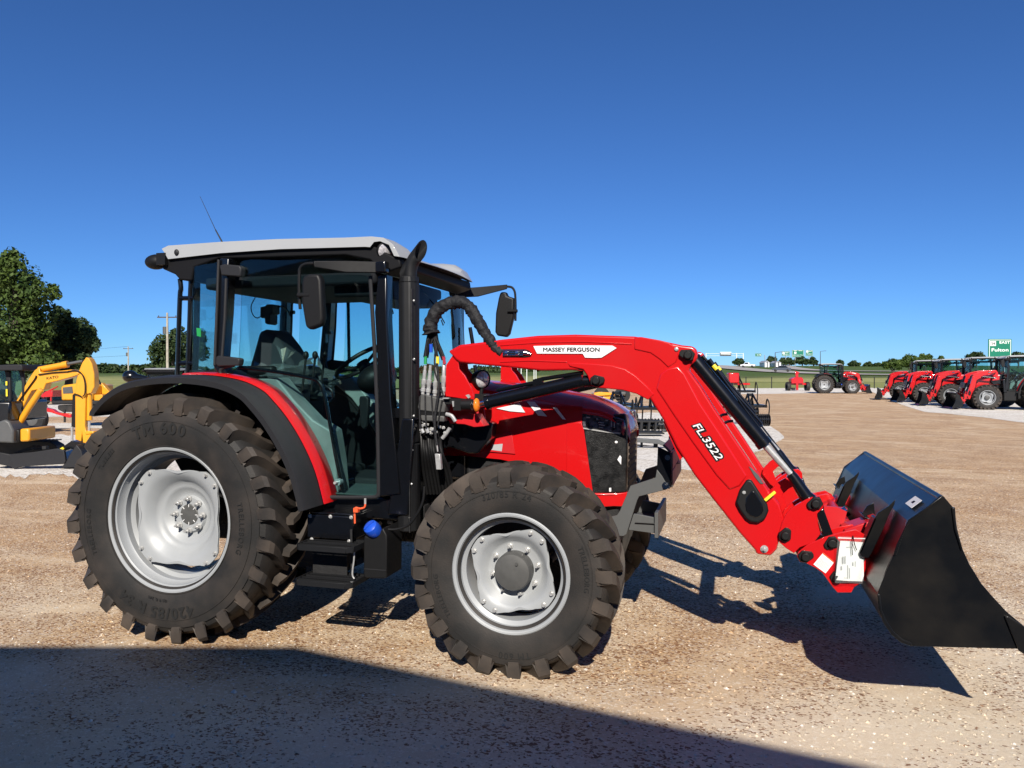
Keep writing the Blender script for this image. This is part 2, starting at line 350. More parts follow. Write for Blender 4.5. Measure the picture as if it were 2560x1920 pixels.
def text_polys(s, size=1.0, off=0.0, shear=0.0):
    """mesh of a text line, centred, in its own xy plane; returns (verts, faces, width)"""
    k = (s, off, shear)
    if k not in _fc:
        c = bpy.data.curves.new('t', 'FONT'); c.body = s; c.size = 1; c.offset = off; c.shear = shear; c.resolution_u = 3; c.align_x = 'CENTER'; c.align_y = 'CENTER'
        o = bpy.data.objects.new('t', c); col.objects.link(o); bpy.context.view_layer.update()
        me = bpy.data.meshes.new_from_object(o.evaluated_get(bpy.context.evaluated_depsgraph_get()))
        V = [v.co.copy() for v in me.vertices]; Fc = [list(p.vertices) for p in me.polygons]
        bpy.data.objects.remove(o); bpy.data.curves.remove(c); bpy.data.meshes.remove(me)
        xs = [v.x for v in V] or [0]; ys = [v.y for v in V] or [0]
        cx_, cy_ = (max(xs) + min(xs)) / 2, (max(ys) + min(ys)) / 2
        V = [Vector((v.x - cx_, v.y - cy_, 0)) for v in V]; _fc[k] = (V, Fc, max(xs) - min(xs), max(ys) - min(ys))
    return _fc[k]
def put_text(bm, s, c, ex, ez, height, off=0.0, shear=0.0, width=None, mi=0):
    """letters laid flat with their x along ex and up along ez; cap height in metres"""
    bold = off if off < .05 else 0
    V, Fc, w, h = text_polys(s, 1, 0 if bold else off, shear)
    sy = height / max(h, 1e-6); sx = (width / w) if width else sy
    c = Vector(c); ex = Vector(ex).normalized(); ez = Vector(ez).normalized()
    nrm = ex.cross(ez)
    for k in ((-1, 0, 1, 2, 3) if bold else (0,)):
        dx, dz = ((k, 0) if k < 2 else (0, 2 * k - 5)); dx *= bold * height * 1.3; dz *= bold * height * 1.3
        vs = [bm.verts.new(c + ex * (v.x * sx + dx) + ez * (v.y * sy + dz) + nrm * (k * .00012)) for v in V]
        for f in Fc:
            try: bm.faces.new([vs[i] for i in f]).material_index = mi
            except ValueError: pass
def arc_text(bm, s, cx, cz, y, r, a_mid, h, gap=1.0, off=.02, sx=1.0, nrm=-1):
    """letters round a circle, tops outward, read clockwise as seen from -y"""
    adv = []
    for ch in s:
        adv.append(h * .55 if ch == ' ' else max(text_polys(ch, 1, 0)[2], .12) * h / .72 * sx + h * .22 * gap)
    tot = sum(adv); a = a_mid + tot / r / 2
    for ch, w in zip(s, adv):
        am = a - w / r / 2
        if ch != ' ':
            rad = Vector((math.cos(am), 0, math.sin(am))); tan = Vector((math.sin(am), 0, -math.cos(am)))
            hh = h if ch not in '-.,' else h * .15
            put_text(bm, ch, Vector((cx, y, cz)) + rad * r, tan, rad, hh, off, width=text_polys(ch, 1, 0)[2] * h / .72 * sx)
        a -= w / r
def copy_tree(o, parent=None, skip=(), post=None):
    c = o.copy(); col.objects.link(c); c.parent = parent
    if post: post(o, c)
    for ch in list(o.children):
        if ch.name.split('.')[0] in skip: continue
        copy_tree(ch, c, skip, post)
    return c
# =================== the main tractor ===================
# world x = forwards, y = into the picture, z = up; the root sits on the ground under the rear axle
HERO = thing('tractor', 'large red tractor in the foreground, raised loader bucket, black cab with grey roof', 'tractor', (0, 0, 0))
def tyre_mesh(bm, cx, cz, cy, R, W, rb, N, ph=0.0):
    h = W / 2
    prof = [(rb - .012, h * .78), (rb, h * .84), (rb + .012, h * .86), (rb + .03, h * .90), (rb + (R - rb) * .30, h * .99), (rb + (R - rb) * .5, h * 1.0), (rb + (R - rb) * .66, h * .965), (R - .125, h * .93), (R - .092, h * .87), (R - .072, h * .74), (R - .058, h * .4), (R - .054, 0)]
    full = prof + [(r, -y) for r, y in prof[:-1][::-1]]
    lathe(bm, full, (cx, cy, cz), (0, 1, 0), 96)
    # raised rings on the sidewall
    for sg in (-1, 1):
        for rr, yy in ((rb + .028, h * .905), (rb + (R - rb) * .52, h * 1.001)):
            lathe(bm, [(rr - .004, sg * (yy - .003)), (rr - .002, sg * (yy + .003)), (rr + .002, sg * (yy + .003)), (rr + .004, sg * (yy - .003))], (cx, cy, cz), (0, 1, 0), 96)
        for i in range(N):
            a0 = 2 * math.pi * (i + (0 if sg < 0 else .5)) / N + ph
            st = [(-.020, 0, .016, R - .004), (.045 * h / .2, .030, .019, R), (h * .45, .085, .021, R), (h * .72, .150, .027, R - .006), (h * .92, .185, .032, R - .014), (h * 1.02, .200, .036, R - .034)]
            secs = []
            kk = .78 / R
            for t, da, hw, rt in st:
                an = a0 - (.200 - da) * kk * 1.25; y = cy + sg * t; rbse = R - .085 if t < h * .8 else R - .115
                q = []
                for (w, r) in ((-hw - .012, rbse), (-hw, rt), (hw, rt), (hw + .012, rbse)):
                    aa = an + w / r; q.append(Vector((cx + r * math.cos(aa), y, cz + r * math.sin(aa))))
                secs.append(q)
            # shoulder end running down the sidewall
            for t, r, hw, ins in ((h * 1.04, R - .088, .034, .028), (h * 1.01, R - .125, .029, .020), (h * 1.0, R - .185 * (.55 + 2.0 * (h - .1775) + .08), .022, .010)):
                an = a0; q = []
                for (w, yy) in ((-hw - .008, t - ins), (-hw, t), (hw, t), (hw + .008, t - ins)):
                    aa = an + w / r; q.append(Vector((cx + r * math.cos(aa), cy + sg * yy, cz + r * math.sin(aa))))
                secs.append(q)
            V = [[bm.verts.new(p) for p in q] for q in secs]
            for A, B in zip(V, V[1:]):
                for k in range(3): bm.faces.new((A[k], A[k + 1], B[k + 1], B[k])).material_index = 1
                bm.faces.new((A[3], A[0], B[0], B[3])).material_index = 1
            bm.faces.new(V[0]).material_index = 1; bm.faces.new(V[-1][::-1]).material_index = 1
def hexbolt(bm, c, ax, r, h, mi=0, cone=True):
    c = Vector(c); ax = Vector(ax)
    cyl(bm, c, c + ax * h * .25, r * 1.35, seg=14, mi=mi); cyl(bm, c + ax * h * .25, c + ax * h, r, r * .95, seg=6, mi=mi)
    if cone: cyl(bm, c + ax * h, c + ax * h * 1.7, r * .55, r * .45, seg=10, mi=mi)
def disc_mesh(bm, cx, cz, ylip, s, half, rc, prof_y, rmax, wavy=0.0, nseg=72, rot=0.0):
    """pressed wheel centre: square with cut corners, dished; s=+1: inwards is +y"""
    rings = []
    fr = [0.0, .28, .40, .52, .64, .74, .84, .92, 1.0]
    outl = []
    for k in range(nseg):
        a = 2 * math.pi * k / nseg; b = a - rot
        m = max(abs(math.cos(b)), abs(math.sin(b)))
        rr = min(half / m * (1 - wavy * max(0, math.cos(4 * b)) ** 3), rc); outl.append(rr)
    for j, (r0, y0) in enumerate(prof_y):
        row = []
        for k in range(nseg):
            a = 2 * math.pi * k / nseg
            f = r0 / prof_y[-1][0]
            w = max(0, (f - .62) / .38) ** 1.3
            r = r0 * (1 - w) + outl[k] * w if r0 < prof_y[-1][0] else outl[k]
            row.append(Vector((cx + r * math.cos(a), ylip + s * y0, cz + r * math.sin(a))))
        rings.append(row)
    grid(bm, rings, closed=True)
    grid(bm, [[p + Vector((0, s * .012, 0)) for p in row] for row in rings], closed=True)
    grid(bm, [rings[-1], [p + Vector((0, s * .012, 0)) for p in rings[-1]]], closed=True)
def wheel(kind, cx, cz, s):
    """s = +1: near side (outside faces -y)"""
    rear = kind == 'rear_wheel'
    if rear: R, W, rb, yc, N, lip, rl = .80, .43, .44, .795, 24, .985, .452
    else: R, W, rb, yc, N, lip, rl = .612, .355, .312, .765, 20, .932, .329
    w = empty(kind, (cx, -s * yc, cz), HERO)
    bm = nb(); tyre_mesh(bm, cx, cz, -s * yc, R, W, rb, N, .11 if rear else .05); obj('tyre', bm, ('tyre', 'tread'), w, smooth=28)
    y0 = -s * lip
    if rear: P = [(rl + .006, .016), (rl + .010, .006), (rl + .002, 0), (rl - .010, .004), (rl - .014, .020), (rl - .030, .034), (rl - .036, .075), (rl - .050, .088), (rl - .052, .130), (rl - .074, .150), (rl - .078, .215), (rl - .070, .225), (rl - .070, .26), (rl - .05, .28), (rl - .05, .34), (rl - .02, .36), (rl, .378)]
    else: P = [(rl + .006, .014), (rl + .009, .005), (rl + .002, 0), (rl - .008, .004), (rl - .012, .018), (rl - .024, .028), (rl - .028, .05), (rl - .05, .065), (rl - .054, .13), (rl - .05, .2), (rl - .03, .22), (rl - .02, .30), (rl, .31)]
    bm = nb(); lathe(bm, [(r, s * y) for r, y in P], (cx, y0, cz), seg=96)
    lathe(bm, [(r + .006, s * y) for r, y in P], (cx, y0, cz), seg=96); obj('rim', bm, 'silver', w, smooth=40)
    bm = nb()
    if rear: disc_mesh(bm, cx, cz, y0, s, .300, .372, [(.05, .205), (.112, .205), (.124, .222), (.150, .220), (.172, .190), (.192, .182), (.212, .180), (.230, .158), (.258, .112), (.285, .097), (.34, .092), (.372, .092)], .372, .06)
    else: disc_mesh(bm, cx, cz, y0, s, .222, .272, [(.10, .125), (.15, .125), (.165, .118), (.19, .075), (.21, .062), (.24, .060), (.272, .060)], .272, .09, rot=.19)
    obj('wheel_disc', bm, 'silver', w, smooth=50)
    nrm = Vector((0, -s, 0))
    if rear:
        bm = nb(); lathe(bm, [(0, -s * .004), (.062, -s * .004), (.068, 0), (.068, s * .02)], (cx, y0 + s * .203, cz), seg=40); obj('hub_cap', bm, 'hub', w)
        bm = nb()
        for k in range(8):
            a = 2 * math.pi * k / 8; d = Vector((math.cos(a), 0, math.sin(a)))
            obox(bm, Vector((cx, y0 + s * .1975, cz)) + d * .058, d * .009, Vector((0, .0015, 0)), d.cross(Vector((0, 1, 0))) * .002)
        obj('hub_mark', bm, 'white', w)
        for k in range(8):
            a = 2 * math.pi * (k) / 8; bm = nb(); hexbolt(bm, (cx + .104 * math.cos(a), y0 + s * .205, cz + .104 * math.sin(a)), nrm, .016, .032); obj('wheel_nut', bm, 'steel', w)
        for q in range(4):
            for da in (-.13, .13):
                a = math.pi / 4 + q * math.pi / 2 + da; bm = nb(); hexbolt(bm, (cx + .352 * math.cos(a), y0 + s * .092, cz + .352 * math.sin(a)), nrm, .011, .018, cone=False); obj('rim_bolt', bm, 'steel', w)
    else:
        bm = nb(); lathe(bm, [(0, -s * .085), (.07, -s * .082), (.100, -s * .074), (.108, -s * .058), (.109, s * .02), (.13, s * .025), (.13, s * .15)], (cx, y0 + s * .118, cz), seg=48)
        hexbolt(bm, (cx + .03, y0 + s * .034, cz + .05), nrm, .008, .008, cone=False); obj('hub_cap', bm, 'hub', w)
        for k in range(8):
            a = 2 * math.pi * (k + .3) / 8; bm = nb(); hexbolt(bm, (cx + .136 * math.cos(a), y0 + s * .125, cz + .136 * math.sin(a)), nrm, .013, .03); obj('wheel_nut', bm, 'steel', w)
        for q in range(4):
            for da in (-.16, .16):
                a = math.pi / 4 + .19 + q * math.pi / 2 + da; bm = nb(); hexbolt(bm, (cx + .25 * math.cos(a), y0 + s * .060, cz + .25 * math.sin(a)), nrm, .011, .018, cone=False); obj('rim_bolt', bm, 'steel', w)
    if s > 0:
        bm = nb(); yt = -(yc + W / 2) - .0035
        if rear:
            arc_text(bm, 'TM 600', cx, cz, yt, .585, R_(94), .070, 1.3, .04, 1.15)
            arc_text(bm, '420/85 R 34', cx, cz, yt + .0, .585, R_(-97), .066, 1.0, .04, 1.1)
            arc_text(bm, '(16.9 R 34)', cx, cz, yt + .004, .505, R_(-97), .020, 1.0, .02)
            arc_text(bm, 'TRELLEBORG', cx, cz, yt + .001, .560, R_(-2), .034, 1.2, .02)
            arc_text(bm, 'TRELLEBORG', cx, cz, yt + .001, .590, R_(190), .032, 1.2, .02)
            arc_text(bm, 'TUBELESS', cx, cz, yt + .001, .585, R_(140), .026, 1.0, .02)
        else:
            arc_text(bm, '320/85 R 24', cx, cz, yt, .452, R_(92), .036, 1.0, .02)
            arc_text(bm, 'TRELLEBORG', cx, cz, yt, .440, R_(8), .028, 1.0, .02)
            arc_text(bm, 'TRELLEBORG', cx, cz, yt, .440, R_(200), .028, 1.0, .02)
            arc_text(bm, 'TM 600', cx, cz, yt, .455, R_(-86), .036, 1.2, .02)
        obj('sidewall_lettering', bm, 'letters', w, fixn=False)
    return w
for s in (1, -1):
    wheel('rear_wheel', 0.0, .775, s); wheel('front_wheel', 2.235, .578, s)
def H_(name, bm, m, parent=None, **k): return obj(name, bm, m, parent or HERO, **k)
# ---------------- chassis ----------------
bm = nb(); box(bm, -.30, .75, -.27, .27, .50, 1.02); box(bm, .75, 1.7, -.22, .22, .55, .98); cyl(bm, (0, -.60, .775), (0, .60, .775), .13, seg=24); box(bm, -.45, -.2, -.2, .2, .6, .9)
H_('transmission', bm, 'dark', bevel=.02)
bm = nb(); box(bm, 1.7, 2.75, -.24, .24, .62, 1.15); box(bm, 1.75, 2.5, -.29, .29, .95, 1.35)
H_('engine', bm, 'dark', bevel=.02)
bm = nb(); tube(bm, [(2.235, -.62, .578), (2.235, -.25, .56), (2.235, 0, .60), (2.235, .25, .56), (2.235, .62, .578)], [.10, .09, .15, .09, .10], 16); cyl(bm, (2.36, -.5, .56), (2.36, .5, .56), .022)
H_('front_axle', bm, 'dark')
bm = nb(); ym = -.62
prism(bm, [(.98, .42), (1.52, .42), (1.52, .95), (.98, .95)], .36, .66); prism(bm, [(.30, .50), (.95, .50), (.95, .95), (.30, .95)], .3, .68)
H_('fuel_tank', bm, 'plastic', bevel=.04)
# ---------------- cab lower body ----------------
yd = -.70
bl = T('S', [(800, 1225), (812, 1243), (960, 1243), (1010, 1243), (1012, 1180), (1015, 1300), (962, 1306), (822, 1302)], -.66)
bm = nb(); x0 = atY(806, 1243, -.66).x; x1 = atY(1004, 1243, -.66).x; zt = atY(880, 1240, -.66).z
box(bm, x0, x1, -.655, .655, zt - .14, zt); box(bm, x0 - .25, x0, -.45, .45, zt - .1, zt + .05)
H_('cab_floor', bm, 'black', bevel=.012)
# firewall and dashboard console
bm = nb(); box(bm, x1 - .03, x1 + .05, -.30, .30, zt - .2, zt + .62); box(bm, x1 - .14, x1 - .02, -.22, .22, zt + .40, zt + .66)
H_('firewall', bm, 'plastic', bevel=.02)
bm = nb(); box(bm, x0 - .02, x1 - .02, -.64, .64, zt + .004, zt + .012); H_('floor_mat', bm, 'mat')
# ---------------- fenders ----------------
edge = [(198, 345), (215, 295), (330, 175), (500, 88), (750, 50), (1000, 52), (1230, 92), (1390, 165), (1480, 250), (1600, 400), (1720, 600), (1820, 830), (1890, 1095)]
def fender(s):
    yo = .995
    P = T('D', edge, -yo); P = [(p.x, p.y) for p in cr([(a, b, 0) for a, b in P], 4)]
    f = empty('rear_fender', (0, -s * .8, 1.2), HERO)
    def off(d):
        out = []
        for i in range(len(P)):
            a, b = Vector(P[max(i - 1, 0)]), Vector(P[min(i + 1, len(P) - 1)]); t = (b - a).normalized(); out.append(Vector(P[i]) + Vector((-t.y, t.x)) * -d * -1)
        return out
    O = off(0); I = off(-.035); C = off(.012); Dn = off(-.012)
    bm = nb()
    rows = [[(p.x, -s * (yo - .004), p.y) for p in I], [(p.x, -s * yo, p.y) for p in O], [(p.x, -s * (yo - .02), p.y) for p in off(.010)], [(p.x, -s * (yo - .11), p.y) for p in off(.020)], [(p.x, -s * (yo - .205), p.y) for p in off(.016)]]
    grid(bm, rows); n = len(P)
    grid(bm, [[(p.x, -s * (yo - .008), p.y) for p in I], [(p.x, -s * (yo - .205), p.y) for p in Dn]])
    grid(bm, [[r[0] for r in rows] + [(Dn[0].x, -s * (yo - .205), Dn[0].y)]] + [[(I[0].x, -s * (yo - .008), I[0].y)] * (len(rows) + 1)])
    bmesh.ops.remove_doubles(bm, verts=bm.verts, dist=.0005)
    obj('fender_flare', bm, 'grey_plastic', f, smooth=30)
    bm = nb(); k0 = 16
    red = [[(p.x, -s * (yo - .2065), p.y) for p in off(.020)[k0:]], [(p.x, -s * (yo - .225), p.y) for p in off(.032)[k0:]], [(p.x, -s * (yo - .30), p.y) for p in off(.038)[k0:]], [(p.x, -s * (yo - .375), p.y) for p in off(.030)[k0:]], [(p.x, -s * (yo - .385), p.y) for p in off(.012)[k0:]]]
    grid(bm, red); obj('fender_panel', bm, 'red', f, smooth=40)
    bm = nb(); sheet(bm, [(p.x, p.y) for p in off(.005)[:k0 + 2]], -s * (yo - .206), -s * .50, .012); sheet(bm, [(p.x, p.y) for p in off(-.004)[k0:]], -s * (yo - .206), -s * .50, .012)
    prism(bm, [(p.x, p.y) for p in off(-.012)][1:] + [(P[-1][0] - .02, P[-1][1]), (.35, .95), (-.25, .95), (-.45, 1.25)], -s * .50, -s * .48)
    obj('wheel_arch_liner', bm, 'plastic', f)
    return f
for s in (1, -1): fender(s)
# far side fender marker lamp (black pod)
for s in (1, -1):
    c = atY(*zp('P', (1440, 1510)), .95) if s < 0 else None
    if c is not None:
        bm = nb(); ell(bm, c, Vector((.075, 0, 0)), Vector((0, .06, 0)), Vector((0, 0, .058))); cyl(bm, c + Vector((.04, 0, -.01)), c + Vector((.20, 0, -.02)), .045, .02); H_('fender_lamp', bm, 'black')
# ---------------- cab frame ----------------
def pillar(name, k, pts, s, y0=.70, y1=.62, m='black', bev=.008):
    bm = nb(); P = T(k, pts, -y0); prism(bm, P, -s * y0, -s * y1); return H_(name, bm, m, bevel=bev)
for s in (1, -1):
    pillar('front_pillar', 'S', [(944, 690), (966, 684), (966, 800), (976, 1000), (1000, 1235), (944, 1243), (949, 1064), (943, 912), (936, 780)], s, .715)
    pillar('middle_pillar', 'S', [(549, 645), (572, 645), (566, 780), (556, 905), (566, 935), (545, 935), (532, 915), (543, 780)], s, .715, .63)
    pillar('rear_pillar', 'S', [(470, 662), (486, 662), (484, 800), (480, 938), (464, 938), (468, 800)], s, .60, .53)
    bm = nb(); P = T('S', [(560, 925), (606, 949), (664, 975), (735, 1064), (803, 1182), (815, 1243), (790, 1243), (772, 1182), (720, 1090), (655, 1005), (590, 975), (470, 955), (470, 925)], -.66)
    prism(bm, P, -s * .655, -s * .47); H_('inner_wheel_house', bm, 'plastic', bevel=.01)
    bm = nb(); P = T('S', [(600, 950), (690, 944), (735, 1001), (782, 1050), (826, 1076), (838, 1150), (845, 1235), (818, 1235), (800, 1180), (735, 1070), (690, 1008), (640, 965)], -.60); prism(bm, P, -s * .60, -s * .44); H_('wheel_house_panel', bm, 'film', bevel=.01)
    # rear quarter tube ladder
    bm = nb()
    a = [T3('A', p, -.62) for p in ((468, 585), (478, 700), (466, 800), (440, 1620))]; b = [T3('A', p, -.62) for p in ((592, 560), (580, 700), (572, 1000), (548, 1620))]
    for L in (a, b): tube(bm, [(p.x, s * p.y, p.z) for p in cr(L, 4)], .016, 10)
    for y in (790, 1480):
        p, q = T3('A', (470, y), -.62), T3('A', (620, y), -.62); tube(bm, [(p.x, s * p.y, p.z), (q.x, s * q.y, q.z)], .016, 8)
    H_('rear_guard_tube', bm, 'black')
    # hinge covers on the middle post
    for pts in ([(885, 440), (930, 425), (1100, 440), (1118, 470), (1110, 560), (905, 545)], [(850, 1410), (870, 1400), (1085, 1425), (1100, 1440), (1090, 1505), (870, 1515), (845, 1490)]):
        bm = nb(); prism(bm, T('A', pts, -.745), -s * .745, -s * .69); H_('hinge_cover', bm, 'grey_plastic', bevel=.008)
    bm = nb()
    for pts in (((880, 380), (862, 900), (838, 1500)), ((960, 580), (945, 1000), (915, 1420))):
        P = [T3('A', p, -.725) for p in pts]; tube(bm, [(p.x, s * p.y, p.z) for p in P], .010, 8)
    H_('door_post', bm, 'grey_plastic')
    # door: frame tube, pane, inner bar, handle
    d = empty('door', (1.0, -s * .7, 1.0), HERO)
    loop = [(605, 652), (603, 701), (596, 889), (585, 912), (556, 920), (552, 934), (562, 945), (606, 949), (641, 959), (664.6, 976), (688, 1001), (735, 1064.6), (780, 1130), (803, 1182), (810, 1225), (818, 1239), (832, 1243), (930, 1243), (944, 1237), (947, 1222), (944.3, 1064.6), (938.6, 912.7), (931, 780), (925.7, 690), (911, 655), (864, 645), (700, 650)]
    Lp = [atY(x, y, -.712) for x, y in loop]; Lp = [Vector((p.x, s * p.y, p.z)) for p in Lp]
    bm = nb(); tube(bm, cr(Lp[3:24], 4), .0125, 10); obj('door_frame', bm, 'grey_plastic', d)
    bm = nb(); prism(bm, [(p.x, p.z) for p in cr(Lp, 3, True)], -s * .706, -s * .700); obj('door_glass', bm, 'glass', d)
    bm = nb(); pts = [(600, 918), (700, 931), (782, 947), (800, 958), (808, 975), (818, 1020), (838, 1135), (850, 1190), (856, 1225)]
    P = [atY(x, y, -.655) for x, y in pts]; tube(bm, cr([(p.x, s * p.y, p.z) for p in P], 3), .0115, 10)
    P = [atY(*zp('F', p), -.65) for p in ((1330, 270), (1400, 320), (1415, 400), (1370, 450))]; tube(bm, cr([(p.x, s * p.y, p.z) for p in P], 3), .008, 8)
    obj('door_stay', bm, 'black', d)
    bm = nb(); p = T('F', [(1720, 385), (1800, 385), (1815, 420), (1800, 700), (1760, 740), (1725, 700), (1712, 420)], -.66); prism(bm, p, -s * .69, -s * .655); obj('door_handle', bm, 'plastic', d, bevel=.008)
    bm = nb(); c = T3('F', (1460, 1300), -.69); cyl(bm, (c.x, s * -.69, c.z), (c.x, s * -.65, c.z), .022); cyl(bm, (c.x, s * -.725, c.z), (c.x, s * -.69, c.z), .009); obj('door_bolt', bm, 'steel', d)
    # rear quarter pane
    bm = nb(); P = T('S', [(486, 665), (550, 655), (545, 800), (534, 925), (480, 935)], -.66); prism(bm, P, -s * .662, -s * .657); H_('quarter_glass', bm, 'glass')
# corner panel
xa = atY(955, 700, -.70).x; xr = atY(476, 800, -.6).x
zr = atY(500, 668, -.6).z; zb = atY(500, 935, -.6).z; zf = atY(958, 690, -.7).z
bm = nb(); rows = []
for i in range(13):
    t = i / 12; y = -.69 + 1.38 * t; bul = .10 * (1 - (2 * t - 1) ** 2)
    rows.append([(xa + .02 + bul, y, zf - .02), (xa + .045 + bul, y, (zf + zt) / 2 + .25), (xa + .06 + bul * .9, y, zt + .55)])
grid(bm, rows); H_('windscreen', bm, 'glass', smooth=60)
bm = nb(); box(bm, xr - .02, xr - .014, -.54, .54, zb, zr); H_('rear_window', bm, 'glass')
bm = nb(); box(bm, xr - .03, xr + .0, -.58, .58, zb - .05, zb + .01); box(bm, xa + .02, xa + .1, -.66, .66, zt + .50, zt + .56)
box(bm, xr, xr + .45, -.5, .5, zb - .08, zb - .03); H_('cab_cross_member', bm, 'black')
# lower front corners of the cab
for s in (1, -1):
    bm = nb(); prism(bm, [(x1 - .08, zt - .1), (x1 + .06, zt - .1), (x1 + .10, zt + .5), (x1 + .02, zt + .5)], -s * .70, -s * .28); H_('cab_corner_panel', bm, 'black', bevel=.01)
# ---------------- roof ----------------
top = T('S', [(404, 622), (420, 614), (551, 604.6), (692, 597.6), (860, 594), (928, 591), (958, 594), (982, 611), (998.6, 641)], -.69)
bot = T('S', [(998.6, 642), (985, 640), (972, 612), (950, 603), (935, 605), (925, 618), (912, 617), (700, 623), (551, 633), (420, 648), (411, 632)], -.69)
prof = top + bot
bm = nb(); rows = []
xm = top[-1][0]
for i in range(33):
    t = i / 32; y = -.69 + 1.38 * t; e = 1 - (2 * t - 1) ** 2; e2 = min(1, 6 * min(t, 1 - t))
    row = []; e3 = max(0, min(1, (min(t, 1 - t) - .12) / .10)); ztp = top[5][1]; zfr = top[-1][1] + .012
    for j, (x, z) in enumerate(prof):
        fx = max(0, (x - (xm - .45)) / .45)
        flat = e2
        zz = z
        if j >= len(top):
            zz = z + 0
            if fx > .35: zz = z * (1 - flat) + (prof[len(top)][1] + .0) * flat
        if j < len(top):
            gx = max(0, min(1, (x - (xm - .62)) / .62)); zl_ = ztp - (ztp - zfr) * (gx ** 1.6); zz = zz * (1 - e3) + (min(zl_, zz + .0) if gx > 0 else zz) * e3
        row.append((x + .06 * e * fx * fx, y, zz + .012 * e * (1 if j < len(top) and fx < .3 else 0)))
    rows.append(row)
V = grid(bm, rows, closed=True)
bm.verts.index_update(); bm.verts.ensure_lookup_table(); npf = len(prof)
for f in bm.faces:
    ks = [v.index % npf for v in f.verts]
    if min(ks) >= len(top): f.material_index = 1
bm.faces.new(V[0]); bm.faces.new(V[-1][::-1])
H_('roof', bm, ('roof', 'plastic'), bevel=.010, smooth=25)
under = T('S', [(408, 640), (425, 641), (551, 631), (700, 621), (912, 615), (936, 616), (985, 642), (1000, 644), (1003, 668), (960, 684), (925, 650), (864, 638), (700, 643), (600, 646), (548, 646), (486, 668), (480, 702), (450, 700), (438, 686), (406, 672)], -.66)
bm = nb(); prism(bm, under, -.665, .665); H_('roof_underside', bm, 'ink', bevel=.01)
bm = nb(); box(bm, xr + .1, xa - .1, -.58, .58, zf - .03, zf + .05); box(bm, xa - .45, xa - .1, -.5, .5, zf - .10, zf + .02); H_('headliner', bm, 'headliner', bevel=.02)
bm = nb(); c = atY(391, 655, -.64); ell(bm, c, Vector((.085, 0, 0)), Vector((0, .055, 0)), Vector((0, 0, .052))); box(bm, c.x + .05, c.x + .12, -.70, -.6, c.z - .03, c.z + .05)
H_('rear_roof_lamp', bm, 'plastic')
bm = nb(); c = atY(391, 655, -.64); ell(bm, (c.x, .64, c.z), Vector((.085, 0, 0)), Vector((0, .055, 0)), Vector((0, 0, .052))); H_('rear_roof_lamp', bm, 'plastic')
bm = nb(); c = T3('A', (435, 302), -.69); ell(bm, c + Vector((0, -.004, 0)), Vector((.018, 0, 0)), Vector((0, .01, 0)), Vector((0, 0, .021))); H_('roof_plug', bm, 'grey_plastic')
for s in (1, -1):
    l = empty('roof_work_lamp', (1.45, -s * .62, 2.45), HERO)
    c = T3('B', (1120, 285), -.64); c.y = -s * .64
    bm = nb(); ax = Vector((.75, -s * .55, -.30)).normalized(); lathe(bm, [(0, -.06), (.035, -.052), (.052, -.02), (.056, .0), (.052, .006)], c, ax, 24); cyl(bm, c - ax * .03, c - ax * .03 + Vector((-.03, 0, -.07)), .012); obj('lamp_housing', bm, 'plastic', l)
    bm = nb(); lathe(bm, [(0, .022), (.03, .018), (.05, .004)], c, ax, 24); obj('lamp_lens', bm, 'lens', l, smooth=60)
a, b, c = atY(556, 606, -.25), atY(539, 575, -.25), atY(500, 491, -.25)
bm = nb(); tube(bm, [a, b, b + (c - b) * .02, c], [.006, .0045, .0025, .0015], 8); H_('antenna', bm, 'plastic')
# ---------------- interior ----------------
seat = empty('seat', (.2, 0, 1.3), HERO)
def q2(px, py, y): p = atY(px, py, y); return (p.x, p.z)
bm = nb(); prism(bm, [q2(*p, -.05) for p in ((668, 826), (693, 824), (722, 862), (748, 905), (760, 950), (632, 950), (652, 885))], -.16, .14); obj('backrest', bm, 'seat', seat, bevel=.04)
zs_ = atY(700, 990, -.05).z
bm = nb(); box(bm, .02, .52, -.27, .23, zs_ - .02, zs_ + .12); obj('cushion', bm, 'seat', seat, bevel=.04)
bm = nb(); box(bm, .10, .45, -.2, .17, zt + .01, zs_ - .02); obj('seat_base', bm, 'dark', seat, bevel=.02)
bm = nb(); box(bm, .05, .35, -.36, -.29, zs_ + .16, zs_ + .22); obj('armrest', bm, 'plastic', seat, bevel=.02)
# clear plastic film over the seat
bm = nb()
def blob(bm, c, r, amp, seed, seg=26, rg=16):
    rows = []
    for i in range(rg + 1):
        th = math.pi * i / rg; row = []
        for k in range(seg):
            ph = 2 * math.pi * k / seg; d = Vector((math.sin(th) * math.cos(ph), math.sin(th) * math.sin(ph), math.cos(th)))
            f = 1 + amp * (noise.noise(d * 2.3 + Vector((seed, 0, 0))) + .6 * abs(noise.noise(d * 6 + Vector((seed, 3, 0)))))
            row.append(Vector(c) + Vector((d.x * r[0], d.y * r[1], d.z * r[2])) * f)
        rows.append(row)
    grid(bm, rows, closed=True)
blob(bm, (.30, -.05, zs_ + .12), (.33, .30, .12), .6, 1)
obj('seat_film', bm, 'bag', seat, smooth=20)
bm = nb(); c = Vector((.20, -.22, 1.92))
c0 = T3('A', (1520, 1560), -.3)
for ap, sd in (((1490, 1290), (1500, 1340)), ((1610, 1320), (1700, 1350))):
    p = [T3('A', q, -.30) for q in (ap, sd)]
fan = [T3('A', p, -.32 + .03 * math.sin(i * 2)) for i, p in enumerate(((1490, 1285), (1540, 1330), (1600, 1310), (1640, 1340), (1700, 1355)))]
k = T3('A', (1560, 1480), -.30); kb = [T3('A', p, -.3) for p in ((1500, 1560), (1590, 1570))]
vk = bm.verts.new(k); vf = [bm.verts.new(p) for p in fan]
for i in range(len(vf) - 1): bm.faces.new((vk, vf[i], vf[i + 1]))
